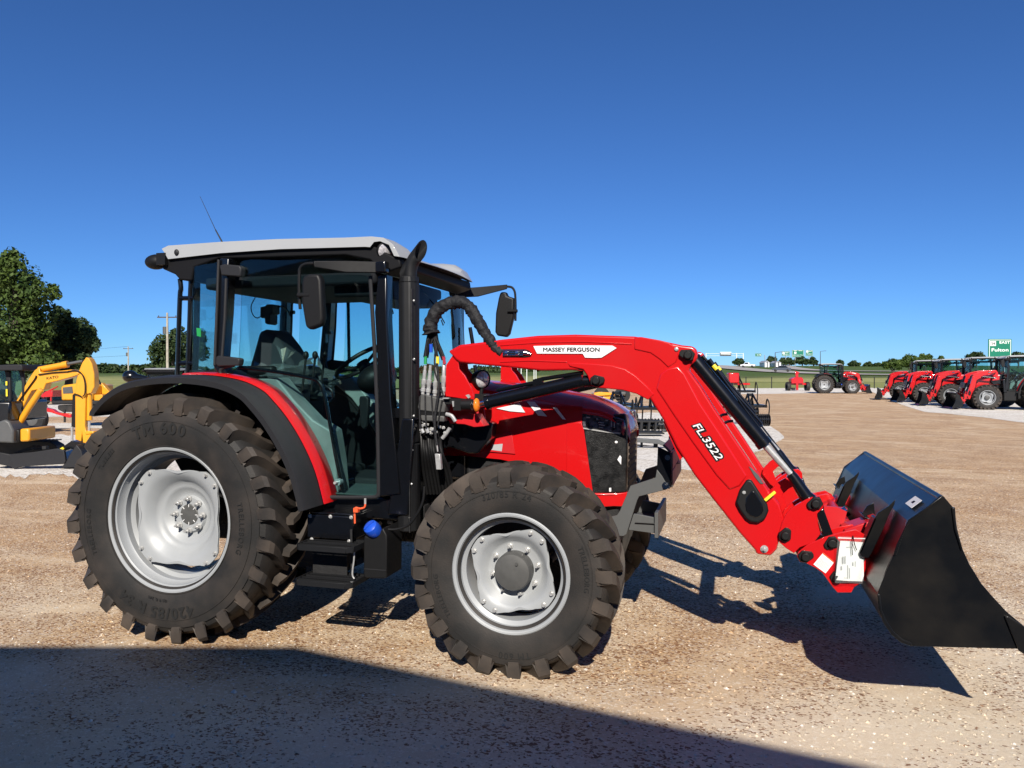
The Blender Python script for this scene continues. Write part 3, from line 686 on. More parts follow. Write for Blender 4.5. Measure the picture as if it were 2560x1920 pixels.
vb = [bm.verts.new(p) for p in kb]; bm.faces.new((vk, vb[0], vb[1]))
obj('film_knot', bm, 'bag', seat, smooth=10, fixn=False)
st = empty('steering_wheel', (.95, 0, 1.7), HERO)
sc_ = atY(905, 905, .0); ax = Vector((-.55, 0, .83)).normalized()
bm = nb(); e1 = Vector((0, 1, 0)); e2 = ax.cross(e1)
tube(bm, [sc_ + (e1 * math.cos(a) + e2 * math.sin(a)) * .205 for a in [2 * math.pi * i / 40 for i in range(40)]], .016, 10, closed=True); obj('wheel_ring', bm, 'plastic', st)
bm = nb()
for a in (.3, 2.4, 4.5): tube(bm, [sc_ - ax * .03, sc_ + (e1 * math.cos(a) + e2 * math.sin(a)) * .2], .012, 8)
cyl(bm, sc_ - ax * .05, sc_, .045); obj('wheel_spoke', bm, 'plastic', st)
bm = nb(); tube(bm, [sc_ - ax * .04, sc_ - ax * .35, Vector((x1 - .06, 0, zt + .1))], [.05, .05, .06], 12); ell(bm, sc_ + Vector((.12, 0, -.12)), Vector((.13, 0, .05)), Vector((0, .18, 0)), Vector((-.03, 0, .10))); H_('steering_column', bm, 'plastic')
# far-side tall grab post and thin post seen in the cab, monitor bracket, levers
bm = nb(); P = [atY(*zp('B', p), .60) for p in ((725, 820), (735, 1460))]; tube(bm, P, .014, 8)
P = [atY(*zp('B', p), .55) for p in ((640, 760), (700, 680), (820, 620), (940, 560))]; tube(bm, cr(P, 4), .016, 8); H_('grab_rail', bm, 'black')
bm = nb(); p = T('A', [(1370, 890), (1420, 880), (1440, 860), (1500, 860), (1500, 960), (1475, 960), (1475, 1060), (1450, 1075), (1420, 1060), (1415, 990), (1385, 1010), (1370, 990)], -.1); prism(bm, p, -.16, -.06); H_('rear_screen', bm, 'plastic', bevel=.006)
bm = nb(); P = [T3('A', q, -.1) for q in ((1270, 780), (1225, 870), (1240, 960), (1290, 1000), (1350, 960), (1370, 920))]; tube(bm, cr(P, 4), .004, 6)
P = [T3('A', q, -.1) for q in ((1510, 880), (1560, 880), (1610, 920), (1640, 980))]; tube(bm, cr(P, 4), .006, 6); H_('cab_wire', bm, 'black')
bm = nb(); p = T('A', [(2000, 1145), (2085, 1140), (2085, 1168), (2030, 1175), (2030, 1262), (2002, 1262)], .5); prism(bm, p, .48, .52); H_('coat_hook', bm, 'black')
bm = nb()
for (a, b) in (((640, 1560), (610, 1440)), ((700, 1560), (690, 1480)), ((800, 1560), (790, 1470))):
    pass
for i in range(3):
    p0 = Vector((.62 + i * .07, -.42, zs_ + .05)); tube(bm, [p0, p0 + Vector((.03, 0, .22))], .008, 8); ell(bm, p0 + Vector((.03, 0, .24)), Vector((.02, 0, 0)), Vector((0, .02, 0)), Vector((0, 0, .028)))
H_('control_lever', bm, 'plastic')
bm = nb(); box(bm, .15, .62, -.42, -.30, zs_ - .12, zs_ + .06); H_('side_console', bm, 'plastic', bevel=.03)
bm = nb(); box(bm, x1 - .35, x1 - .2, -.22, -.12, zt + .06, zt + .09); box(bm, x1 - .35, x1 - .2, .0, .1, zt + .06, zt + .09); H_('pedal', bm, 'dark', bevel=.01)
bm = nb(); p = T('A', [(645, 1105), (690, 1110), (690, 1200), (650, 1190)], -.664); prism(bm, p, -.6665, -.6625); tg = H_('door_tag', bm, 'gtag')
# ---------------- steps, battery box, tank ----------------
def G(p, Y=-.93): return T3('G', p, Y)
Yb = -.84
p0, p1 = G((440, 430), Yb), G((1015, 760), Yb)
bm = nb(); box(bm, p0.x, p1.x, Yb, -.42, p1.z, p0.z); box(bm, p0.x + .02, p1.x, Yb + .02, -.42, p0.z, p0.z + .012)
H_('battery_box', bm, 'black', bevel=.008)
bm = nb()
for q in ((480, 452), (735, 460), (995, 470), (500, 745), (970, 770)):
    c = G(q, Yb); hexbolt(bm, c, (0, -1, 0), .009, .008, cone=False)
H_('box_bolt', bm, 'steel')
for zz, (xl, xr_) in ((830, (285, 985)), (1270, (270, 975))):
    stp = empty('step', (1.1, -.95, .5), HERO)
    yo = -1.0; a, b = G((xl, zz), yo), G((xr_, zz + 20), yo); z0 = a.z
    bm = nb(); P = [(a.x, yo + .24), (a.x, yo + .03), (a.x + .03, yo), (b.x - .03, yo), (b.x, yo + .03), (b.x, yo + .24)]
    for h in (0,):
        V0 = [Vector((x, y, z0)) for x, y in P]
        for A, B in zip(V0, V0[1:]): 
            d = (B - A).normalized(); obox(bm, (A + B) / 2 + Vector((0, 0, -.006)), d * (B - A).length * .5, Vector((0, 0, 1)).cross(d) * .004, Vector((0, 0, .017)))
    obj('step_rim', bm, 'exhaust', stp, bevel=.002)
    bm = nb()
    for i in range(5): box(bm, a.x + .01, b.x - .01, yo + .035 + i * .045, yo + .046 + i * .045, z0 - .012, z0 + .008)
    for i in range(3): box(bm, a.x + (b.x - a.x) * (i + .5) / 3 - .006, a.x + (b.x - a.x) * (i + .5) / 3 + .006, yo + .02, yo + .24, z0 - .016, z0 - .004)
    n = 34
    for j in (0, 2, 4):
        for i in range(n): 
            xx = a.x + .015 + (b.x - a.x - .03) * i / n; box(bm, xx, xx + .004, yo + .037 + j * .045, yo + .048 + j * .045, z0 + .007, z0 + .013)
    obj('step_tread', bm, 'exhaust', stp)
bm = nb(); a = G((995, 620), -.86); b = G((1010, 1300), -.86); tube(bm, [a, b], .008, 8); a2 = G((470, 800), -.86); b2 = G((480, 1200), -.86); box(bm, a2.x, G((960, 800), -.8).x, -.82, -.81, b2.z - .02, a2.z)
H_('step_bracket', bm, 'dark')
bm = nb(); P = [G(p, -.93) for p in ((1035, 1240), (1010, 1180), (1030, 1000), (1035, 860))]; tube(bm, cr(P, 4), .005, 8); P = [G(p, -.93) for p in ((990, 1303), (1045, 1303))]; cyl(bm, P[0], P[1], .012)
P = [G(p, -.93) for p in ((985, 880), (1050, 880))]; cyl(bm, P[0], P[1], .010); H_('step_stay', bm, 'steel')
bm = nb(); P = [G(p, -.87) for p in ((1172, 230), (1172, 300))]; cyl(bm, P[0], P[1], .007)
H_('pull_pin', bm, 'steel')
bm = nb(); P = [G(p, -.88) for p in ((1172, 305), (1160, 345), (1100, 360), (1050, 350), (1040, 420), (1042, 545))]; tube(bm, cr(P, 4), .006, 8)
a = G((1068, 375), -.88); box(bm, a.x - .014, a.x + .014, -.90, -.87, a.z - .012, a.z + .014); H_('orange_latch', bm, 'orange')
tk = empty('exhaust_fluid_tank', (1.35, -.85, .6), HERO)
bm = nb(); Yt = -.86
P = T('G', [(1150, 760), (1160, 700), (1230, 720), (1330, 700), (1390, 600), (1440, 690), (1445, 780), (1440, 1230), (1400, 1240), (1170, 1235), (1150, 1210)], Yt)
prism(bm, P, Yt, Yt + .22); obj('tank_body', bm, 'plastic', tk, bevel=.018, seg=3)
bm = nb(); a, b = G((1155, 1118), Yt - .002), G((1436, 1125), Yt); box(bm, a.x, b.x, Yt - .004, Yt + .2, a.z - .002, a.z + .004); obj('tank_seam', bm, 'grey_plastic', tk)
bm = nb(); c = G((1270, 620), Yt - .0); ax = Vector((-.25, -.70, .66)).normalized(); lathe(bm, [(0, .045), (.028, .044), (.043, .034), (.047, .018), (.047, -.012), (.042, -.03)], c, ax, 32)
obox(bm, c + ax * .046, ax.orthogonal().normalized() * .035, ax.cross(ax.orthogonal()).normalized() * .005, ax * .004); obj('tank_cap', bm, 'blue', tk, smooth=40)
bm = nb(); P = [G(p, -.80) for p in ((1410, 615), (1560, 620), (1720, 560), (1840, 400), (1900, 250), (1915, 80))]; tube(bm, cr(P, 5), .008, 8); H_('tank_hose', bm, 'plastic')
bm = nb(); random.seed(3)
for i in range(26):
    c = G((random.uniform(1180, 1800), random.uniform(300, 620)), -.55); hexbolt(bm, c, (0, -1, 0), random.uniform(.005, .011), .012, cone=False)
H_('chassis_bolt', bm, 'steel')
bm = nb(); c = G((1420, 430), -.6); cyl(bm, c + Vector((0, 0, -.03)), c + Vector((0, 0, .02)), .018, seg=12); H_('drain_cap', bm, 'reflector')
bm = nb()
for i in range(7):
    c0 = G((1250 + i * 80, 250 + 20 * (i % 3)), -.50 + .02 * (i % 2)); c1 = G((1240 + i * 85, 720 + 40 * (i % 2)), -.52); tube(bm, cr([c0, (c0 + c1) / 2 + Vector((.03, -.02, 0)), c1], 4), .011, 8)
a, b = G((1240, 300), -.5), G((1900, 760), -.5); box(bm, a.x, b.x, -.48, -.30, b.z, a.z)
H_('chassis_side', bm, 'dark')
# ---------------- exhaust ----------------
Ye = -.62; ex = empty('exhaust_stack', (1.49, Ye, 1.2), HERO)
def zx(k, p): q = T3(k, p, Ye); return q
a = zx('B', (1372, 560)); r0 = abs(zx('B', (1478, 700)).x - zx('B', (1268, 700)).x) / 2 * 1.0
b = zx('H', (268, 1300)); c = zx('V', (240, 1520))
def octo(bm, p, z0, z1, r, yq=1.0, seam=True):
    lathe(bm, [(r * .5, z0), (r, z0), (r, z1), (r * .96, z1 + .006), (r * .5, z1 + .006)], (p.x, Ye, 0), (0, 0, 1), 40)
bm = nb(); lathe(bm, [(r0 * .4, b.z), (r0, b.z), (r0, a.z - .04), (r0 * .95, a.z - .035), (r0 * .93, a.z), (r0 * .6, a.z)], (a.x, Ye, 0), (0, 0, 1), 10)
obj('upper_heat_shield', bm, 'exhaust', ex, bevel=.008, smooth=24)
bm = nb(); lathe(bm, [(r0 * .5, c.z), (r0 * 1.12, c.z), (r0 * 1.12, b.z - .012), (r0 * 1.08, b.z - .004), (r0 * .8, b.z - .004)], (b.x - .002, Ye, 0), (0, 0, 1), 10); obj('lower_heat_shield', bm, 'exhaust', ex, bevel=.008, smooth=24)
bm = nb(); P = [zx('B', p) for p in ((1385, 700), (1385, 560), (1388, 490), (1402, 425), (1430, 370))]
rp = r0 * .62; path = cr(P, 6); end = zx('B', (1497, 282)); path.append(end); tube(bm, path, [rp] * len(path), 28, caps=False)
bm.verts.ensure_lookup_table(); last = list(bm.verts)[-28:]; t = (path[-1] - path[-2]).normalized(); cc = path[-1]; fwd = (Vector((t.z, 0, -t.x)) * .75 + Vector((0, -.66, 0))).normalized()
for v in last:
    k = (v.co - cc).dot(fwd); v.co += t * (-k * 1.45)
inner = [bm.verts.new(cc + (v.co - cc) * .86) for v in last]; deep = [bm.verts.new(v.co - t * .16) for v in inner]
for k in range(28):
    q = (k + 1) % 28; bm.faces.new((last[k], last[q], inner[q], inner[k])); bm.faces.new((inner[k], inner[q], deep[q], deep[k]))
obj('tail_pipe', bm, 'exhaust', ex, smooth=50)
bm = nb()
for k, p in (('B', (1422, 815)), ('B', (1422, 1440)), ('H', (320, 415)), ('H', (315, 1020)), ('H', (255, 1382)), ('H', (300, 1382)), ('V', (200, 885)), ('V', (270, 885)), ('V', (180, 1350)), ('V', (245, 1350))):
    q = T3(k, p, Ye - r0 * .97); ell(bm, q, Vector((.007, 0, 0)), Vector((0, .004, 0)), Vector((0, 0, .007)), 10, 6)
obj('shield_rivet', bm, 'steel', ex)
bm = nb(); q = T3('B', (1400, 1100), Ye - r0); 
box(bm, q.x - .003, q.x + .003, Ye - r0 - .003, Ye - r0 + .02, b.z, zx('B', (1400, 700)).z); q = T3('V', (245, 900), Ye - r0 * 1.1); box(bm, q.x - .0025, q.x + .0025, Ye - r0 * 1.12 - .003, Ye - r0, c.z, b.z - .08)
obj('shield_seam', bm, 'dark', ex)
# ---------------- mirrors ----------------
def mirror(near):
    Ym = -1.0
    if near:
        m = empty('side_mirror', (1.0, -.9, 2.3), HERO); k = 'B'
        hinge = T3('B', (1080, 462), -.74); P = [hinge, T3('B', (700, 455), -.80), T3('B', (360, 428), -.92)]
        rod = [T3('B', q, -.93) for q in ((360, 420), (270, 425), (215, 470), (205, 560), (205, 750), (215, 905))]
        body = [(250, 620), (265, 560), (330, 535), (430, 535), (455, 600), (475, 1000), (455, 1080), (330, 1128), (290, 1090), (250, 850)]
        clamp = (T3('B', (190, 757), -.945), T3('B', (320, 757), -.945)); Ym = -.93; br = [(1030, 410), (1135, 395), (1135, 515), (1030, 515)]
    else:
        m = empty('side_mirror', (1.9, .9, 2.3), HERO); k = 'C'; Ym = .98
        hinge = T3('C', (700, 740), .76); P = [hinge, T3('C', (1000, 722), .84), T3('C', (1310, 668), .95)]
        rod = [T3('C', q, .96) for q in ((1310, 665), (1360, 675), (1390, 720), (1398, 800), (1400, 900), (1398, 1030))]
        body = [(1195, 950), (1225, 790), (1245, 725), (1308, 725), (1315, 765), (1390, 790), (1385, 980), (1340, 1170), (1310, 1205), (1210, 1190), (1188, 1150)]
        clamp = (T3('C', (1315, 925), .945), T3('C', (1418, 925), .945)); br = [(690, 690), (770, 685), (770, 800), (715, 800)]
    bm = nb(); d = (P[-1] - P[0]).normalized(); up = Vector((0, 0, 1)); n = len(P); hh = (.034, .036, .018) if near else (.036, .038, .018)
    rows = [[p + up * h + d.cross(up) * w for h, w in ((hq, .012), (hq, -.012), (-hq, -.012), (-hq, .012))] for p, hq in zip(P, hh)]
    V = grid(bm, rows, closed=True); bm.faces.new(V[0]); bm.faces.new(V[-1]); obj('mirror_arm', bm, 'plastic', m, bevel=.005)
    bm = nb(); tube(bm, cr(rod, 4), .0095, 10); tube(bm, clamp, .014, 10); obj('mirror_rod', bm, 'plastic', m)
    bm = nb(); prism(bm, T(k, body, Ym), Ym - .025, Ym + .035); obj('mirror_head', bm, 'plastic', m, bevel=.022, seg=4, smooth=60)
    bm = nb(); yy = P[0].y; prism(bm, T(k, br, yy), yy - .025, yy + .035); obj('mirror_hinge', bm, 'black', m, bevel=.006)
mirror(True); mirror(False)
# ---------------- hood ----------------
def atX(px, Y=-.36, py=1000): return atY(px, py, Y).x
st = [(1.60, 1.672, 1.635, 1.16, .345), (1.75, 1.660, 1.622, 1.165, .352), (2.0, 1.640, 1.578, 1.15, .358), (2.275, 1.605, 1.532, 1.10, .36), (2.43, 1.578, 1.504, 1.03, .36), (2.53, 1.562, 1.494, .965, .36)]
def sect(x, zt_, zs_, zb_, hw):
    h = [(hw * .985, zb_), (hw * 1.0, zb_ * .6 + zs_ * .4), (hw, zs_ - .12), (hw * .985, zs_ - .03), (hw * .955, zs_), (hw * .86, zs_ + .42 * (zt_ - zs_)), (hw * .6, zs_ + .82 * (zt_ - zs_)), (hw * .25, zt_ - .004)]
    return [(x, -y, z) for y, z in h] + [(x, 0, zt_)] + [(x, y, z) for y, z in h[::-1]]
hood = empty('hood', (2.2, 0, 1.3), HERO)
bm = nb(); grid(bm, [sect(*s) for s in st]); obj('hood_shell', bm, 'red', hood, smooth=28)
# nose: red upper lip over headlamps and grille
zl = [(2.53, 1.562, 1.494, 1.452), (2.657, 1.530, 1.484, 1.437), (2.76, 1.496, 1.455, 1.410), (2.84, 1.455, 1.416, 1.370), (2.885, 1.405, 1.372, 1.330), (2.905, 1.34, 1.32, 1.28)]
bm = nb(); rows = []
for i, (x, a, b, c) in enumerate(zl):
    hw = (.36, .36, .358, .35, .335, .32)[i]
    h = [(hw, c), (hw * .99, b - .02), (hw * .955, b), (hw * .86, b + .42 * (a - b)), (hw * .6, b + .82 * (a - b)), (hw * .25, a - .003)]
    rows.append([(x, -y, z) for y, z in h] + [(x + (.012 if i > 3 else 0), 0, a)] + [(x, y, z) for y, z in h[::-1]])
grid(bm, rows); grid(bm, [rows[-1], [(x - .02, y * .97, z - .02) for x, y, z in rows[-1]]]); obj('hood_nose', bm, 'red', hood, smooth=35)
for s in (1, -1):
    bm = nb(); prism(bm, T('K', [(205, 160), (240, 320), (330, 955), (350, 985), (690, 995), (815, 985), (828, 560), (826, 250), (800, 150)], -.345), -s * .346, -s * .20); obj('side_grille', bm, 'mesh', hood, bevel=.01)
    bm = nb(); P = T('K', [(207, 118), (375, 135), (560, 165), (700, 190), (790, 215), (805, 290), (800, 360), (770, 375), (740, 350), (560, 330), (400, 310), (228, 285)], -.352); prism(bm, P, -s * .354, -s * .25); obj('headlamp', bm, 'headlamp', hood, bevel=.008)
    bm = nb(); P = T('K', [(226, 288), (400, 312), (560, 334), (735, 352), (730, 368), (560, 348), (395, 326), (228, 300)], -.355); prism(bm, P, -s * .357, -s * .33); random.seed(4)
    for q in ((300, 180, 50, 12), (470, 235, 70, 8), (480, 262, 75, 7), (470, 288, 60, 7), (610, 250, 12, 70), (650, 270, 14, 60), (545, 215, 30, 10), (365, 145, 22, 12), (700, 255, 30, 8), (420, 200, 24, 8), (590, 322, 40, 8)):  # bright steel bits on the lamp stand for inner reflectors and glints
        w_ = T('K', [(q[0] - q[2] / 2, q[1] - q[3] / 2), (q[0] + q[2] / 2, q[1] - q[3] / 2 + q[2] * .12), (q[0] + q[2] / 2, q[1] + q[3] / 2 + q[2] * .12), (q[0] - q[2] / 2, q[1] + q[3] / 2)], -.3545); prism(bm, w_, -s * .3555, -s * .35)
    obj('headlamp_trim_glint', bm, 'steel', hood)
    bm = nb(); c = T3('K', (770, 300), -.34); ell(bm, (c.x, -s * .335, c.z), Vector((.018, 0, .0)), Vector((0, .03, 0)), Vector((0, 0, .05))); obj('side_reflector', bm, 'reflector', hood)
    bm = nb(); P = T('K', [(335, 975), (690, 992), (820, 985), (822, 1060), (790, 1135), (640, 1125), (455, 1128), (430, 1080)], -.35); prism(bm, P, -s * .352, -s * .28)
    P = T('K', [(355, 985), (655, 1000), (645, 1012), (365, 1000)], -.356); prism(bm, P, -s * .360, -s * .35); obj('lower_side_panel', bm, 'red', hood, bevel=.006)
bm = nb(); x0g, x1g = T3('K', (700, 500), -.3).x, 2.885; box(bm, x0g, x1g, -.28, .28, .93, 1.32)
for i in range(9): box(bm, x1g, x1g + .006, -.26, .26, .96 + i * .04, .985 + i * .04)
obj('front_grille', bm, 'ink', hood, bevel=.01)
bm = nb(); c = T3('K', (675, 450), -.349); ell(bm, c, Vector((.012, 0, 0)), Vector((0, .004, 0)), Vector((0, 0, .008)))
P = T('K', [(690, 635), (725, 590), (745, 610), (740, 690), (720, 665)], -.3485); prism(bm, P, -.3487, -.346); P = T('K', [(580, 930), (607, 930), (607, 970), (580, 970)], -.3485); prism(bm, P, -.3487, -.346); obj('grille_sticker', bm, 'white', hood)
# decal stripes on the hood side
bm = nb()
def on_hood(k, pts, dy=.0035):
    vs = []
    for p in pts:
        q = T3(k, p, -.362); vs.append((q.x, -.3625 - dy, q.z))
    return vs
for pts in ([(1060, 925), (1110, 915), (1160, 945), (1330, 972), (1300, 972), (1060, 935)], [(1185, 942), (1430, 890), (1490, 985), (1330, 972)], [(1510, 872), (1590, 870), (1725, 1028), (1630, 1018)], [(1785, 930), (1830, 935), (1925, 1062), (1890, 1058)]):
    if len(pts) == 6: continue
    P = on_hood('H', pts); lo = min(p[2] for p in P); ext(bm, P, Vector((0, .003, 0)))
obj('hood_decal', bm, 'white', hood, fixn=True)
bm = nb(); P = T('H', [(1150, 1225), (1345, 1195), (1385, 1430), (1110, 1405)], -.363); prism(bm, P, -.3655, -.361); obj('hood_vent_panel', bm, 'red_matte', hood, bevel=.002)
bm = nb()
P = T('H', [(1140, 1330), (1250, 1320), (1240, 1400), (1125, 1385)], -.3665); prism(bm, P, -.3668, -.3660); obj('hood_sticker', bm, 'greyink', hood)  # sticker toned grey for the shadow it lies in
hood.scale = (1, .93, 1)
bm = nb(); g = T('K', [(60, 245), (212, 235), (240, 320), (332, 960), (345, 1003), (440, 1085), (300, 1040), (60, 800)], -.362); prism(bm, g, -.3632, -.352); obj('hood_side_panel', bm, 'red', hood, bevel=.002); bm = nb(); prism(bm, g, .352, .3632); obj('hood_side_panel', bm, 'red', hood, bevel=.002)
bm = nb(); box(bm, 1.45, 1.75, -.33, .33, 1.0, 1.64); obj('hood_rear_cowl', bm, 'black', hood, bevel=.03)
# lower rear hood skirts, outline cut to the sunlit sliver between shadows
bm = nb(); P = T('H', [(700, 990), (1050, 940), (1075, 1100), (1045, 1215), (1000, 1300), (985, 1400), (900, 1430), (960, 1230), (860, 1120), (700, 1080)], -.372); prism(bm, P, -.374, -.345); P = [(x, z) for x, z in P]; prism(bm, P, .345, .374); obj('hood_lit_skirt', bm, 'red', hood, bevel=.006)
# the nose tapers in plan: narrower and shorter towards the front
for o in list(hood.children):
    if o.name.split('.')[0] in ('hood_nose', 'side_grille', 'headlamp', 'headlamp_trim_glint', 'side_reflector', 'lower_side_panel', 'front_grille', 'grille_sticker'):
        for v in o.data.vertices:
            w_ = max(0.0, (v.co.x + 2.2 - 2.53) / .37); v.co.y *= 1 - .20 * w_
            if w_ > 0: v.co.x = 2.53 - 2.2 + (v.co.x + 2.2 - 2.53) * .76
# ---------------- grille guard and weight carrier ----------------
gd = empty('grille_guard', (2.9, 0, .9), HERO)
for s in (1, -1):
    bm = nb(); P = T('K', [(450, 1230), (590, 1195), (620, 1150), (730, 890), (990, 805), (1005, 720), (1060, 790), (1085, 835), (1140, 905), (1100, 930), (820, 1000), (800, 1040), (690, 1390), (660, 1412), (600, 1410), (480, 1300)], -.42); prism(bm, P, -s * .422, -s * .412); obj('guard_plate', bm, 'grey', gd, bevel=.003)
    bm = nb(); P = T('K', [(1015, 482), (1145, 545), (1152, 900), (1130, 925), (1080, 830), (1005, 722)], -.405); prism(bm, P, -s * .410, -s * .398); P2 = T('K', [(1140, 545), (1152, 545), (1158, 900), (1150, 905)], -.405); prism(bm, P2, -s * .41, -s * .20); obj('guard_upright', bm, 'black', gd, bevel=.003)
bm = nb(); a = T3('K', (1148, 545), -.405); b = T3('K', (1150, 905), -.405)
box(bm, a.x, a.x + .012, -.40, .40, b.z, b.z + .10); box(bm, a.x, a.x + .012, -.40, .40, a.z - .10, a.z); box(bm, a.x + .0, a.x + .03, -.05, .05, b.z + .1, a.z - .1); ext(bm, [(a.x - .01, -.40, a.z), (a.x - .05, -.40, a.z + .04), (a.x - .05, .40, a.z + .04), (a.x - .01, .40, a.z)], Vector((.012, 0, .008)))
obj('guard_cross_bar', bm, 'grey', gd, bevel=.004)
bm = nb(); c = T3('K', (1097, 885), -.424); hexbolt(bm, c, (0, -1, 0), .016, .02); c = T3('K', (1115, 597), -.412); hexbolt(bm, c, (0, -1, 0), .012, .01, cone=False); obj('guard_bolt', bm, 'chrome', gd)
wc = empty('weight_carrier', (3.0, 0, .8), HERO)
Yw = -.27; P = T('K', [(700, 1345), (720, 1270), (765, 1180), (830, 1190), (985, 1222), (990, 1385)], Yw)
bm = nb()
for s in (1, -1): prism(bm, P, s * Yw, s * (Yw + .02))
xf = T3('K', (985, 1222), Yw).x; zt1 = T3('K', (990, 1210), Yw).z; zb1 = T3('K', (995, 1420), Yw).z
box(bm, P[0][0], xf, -.25, .25, P[0][1], P[0][1] + .02); box(bm, xf, xf + .022, -.30, .30, zb1, zt1 + .03); box(bm, xf - .12, xf, -.29, -.275, P[0][1] + .05, P[0][1] + .054)
obj('carrier_box', bm, 'grey', wc, bevel=.004)
# ---------------- loader ----------------
Yo, Yi = .68, .56          # outer and inner faces of the arms
ARM = [('S', p) for p in ((1120, 878), (1150, 862), (1232.7, 852), (1250, 849), (1344, 839), (1438, 836), (1586, 841), (1673, 856), (1705, 863))]
pin2 = zp('J', (1998, 372))
rr = 25
arc = [(pin2[0] + rr * math.cos(R_(a)), pin2[1] - rr * math.sin(R_(a))) for a in (60, 35, 10, -15, -35)]
low = [(1728, 912), (1722, 926), (1752, 965), (1785, 1019), (1830, 1086), (1874, 1151), (1927, 1233), (1950, 1262), (1962, 1300), (1950, 1345), (1942, 1374), (1927, 1390), (1891, 1386), (1888, 1376), (1850, 1334), (1780, 1245), (1736, 1188), (1691, 1118), (1658, 1050), (1626, 998), (1591, 983), (1555, 975), (1492, 969), (1475, 960), (1469, 942), (1457, 925), (1353, 927), (1259, 917), (1200, 912), (1150, 906), (1140, 900)]
outline = [p for _, p in ARM] + arc + low
def loader(s):
    ar = empty('loader_arm', (2.3, -s * .58, 1.7), HERO)
    P = T('S', outline, -Yo)
    bm = nb(); prism(bm, P, -s * Yo, -s * Yi); obj('arm_beam', bm, 'red', ar, bevel=.012, seg=3, smooth=35)
    # pressed relief: gusset at the elbow, capping piece, raised web on the lower beam
    bm = nb(); g = T('J', [(722, 462), (780, 455), (1000, 465), (1190, 482), (1330, 520), (1440, 590), (1560, 700), (1640, 790), (1575, 850), (1450, 785), (1300, 745), (1030, 720), (965, 690), (930, 590), (885, 525), (740, 495)], -Yo - .006); prism(bm, g, -s * (Yo + .007), -s * (Yo - .01))
    obj('elbow_gusset', bm, 'red', ar, bevel=.005)
    bm = nb(); g = T('J', [(1428, 182), (1500, 180), (1700, 215), (1800, 240), (1880, 300), (1900, 380), (1870, 450), (1790, 505), (1700, 420), (1600, 350), (1428, 312)], -Yo - .006); prism(bm, g, -s * (Yo + .006), -s * (Yo - .01)); obj('elbow_cap', bm, 'red', ar, bevel=.005)
    bm = nb(); g = T('S', [(1640, 972), (1650, 935), (1668, 921), (1695, 915), (1712, 934), (1752, 1010), (1800, 1082), (1868, 1190), (1850, 1215), (1824, 1225), (1790, 1188), (1730, 1105), (1685, 1040)], -Yo - .008); prism(bm, g, -s * (Yo + .008), -s * (Yo - .01)); obj('web_plate', bm, 'red', ar, bevel=.010, seg=3)
    bm = nb(); g = T('J', [(0, 262), (420, 232), (900, 225), (1400, 250), (1400, 262), (900, 238), (420, 245), (0, 275)], -Yo - .004); prism(bm, g, -s * (Yo + .004), -s * (Yo - .01))
    g = T('J', [(0, 440), (300, 425), (700, 440), (720, 452), (300, 438), (0, 452)], -Yo - .003); prism(bm, g, -s * (Yo + .004), -s * (Yo - .01)); obj('beam_crease', bm, 'red', ar, bevel=.0015)
    # small tab under the lower beam
    bm = nb(); g = T('S', [(1658, 1054), (1664, 1050), (1700, 1085), (1722, 1128), (1700, 1150), (1684, 1115)], -Yo + .02); prism(bm, g, -s * (Yo - .02), -s * (Yo - .035)); c = T3('J', (1840, 1242), -Yo + .01); hexbolt(bm, (c.x, -s * (Yo - .02), c.z), (0, -s, 0), .010, .008, cone=False); obj('hose_tab', bm, 'red', ar)
    # slot with pipe fittings near the tower
    bm = nb(); g = T('H', [(1265, 310), (1500, 310), (1545, 325), (1575, 360), (1560, 390), (1500, 400), (1265, 395)], -Yo - .003); prism(bm, g, -s * (Yo + .0035), -s * (Yo - .01)); obj('hose_slot', bm, 'ink', ar, bevel=.002)
    bm = nb()
    for dy in (328, 350, 374):
        a, b = T3('H', (1262, dy), -Yo - .012), T3('H', (1480, dy), -Yo - .012); cyl(bm, (a.x, -s * (Yo + .010), a.z), (b.x, -s * (Yo + .010), b.z), .006, seg=10)
    for dx in (1300, 1412):
        a = T3('H', (dx, 352), -Yo - .02); cyl(bm, (a.x - .008, -s * (Yo + .012), a.z), (a.x + .008, -s * (Yo + .012), a.z), .014, seg=8)
    a, b = T3('H', (1485, 345), -Yo - .01), T3('H', (1560, 365), -Yo - .01); cyl(bm, (a.x, -s * (Yo + .006), a.z), (b.x, -s * (Yo + .006), b.z), .016, .008, seg=12); obj('pipe_fitting', bm, 'chrome', ar)
    if s > 0:
        bm = nb(); g = T('J', [(355, 277), (700, 268), (1195, 272), (1240, 298), (1080, 400), (1010, 403), (905, 400), (880, 358), (395, 357)], -Yo - .0055); prism(bm, g, -(Yo + .0070), -(Yo + .0040)); obj('name_decal', bm, 'white', ar)
        bm = nb(); a, b = T3('J', (460, 315), -Yo - .008), T3('J', (1058, 315), -Yo - .008); h = T3('J', (460, 296), -Yo).z - T3('J', (460, 335), -Yo).z
        put_text(bm, 'MASSEY FERGUSON', (a + b) / 2, b - a, Vector((0, 0, 1)), h * 1.05, .045, width=(b - a).length); obj('name_lettering', bm, 'ink', ar, fixn=False)
        a, b = T3('L', (362, 858), -Yo - .0095), T3('L', (632, 1245), -Yo - .0095); ex_ = (b - a).normalized(); ez_ = Vector((0, -1, 0)).cross(ex_) * -1
        ez_ = Vector((-ex_.z, 0, ex_.x)); 
        for off_, m_, nm, dd in ((.13, 'ink', 'model_outline', 0), (.012, 'white', 'model_lettering', -.0012)):
            bm = nb(); put_text(bm, 'FL.3522', (a + b) / 2 + Vector((0, dd, 0)), ex_, ez_, .058 if off_ > .05 else .040, off_, .22, width=(b - a).length * (1.0 if off_ > .05 else .94)); obj(nm, bm, m_, ar, fixn=False)
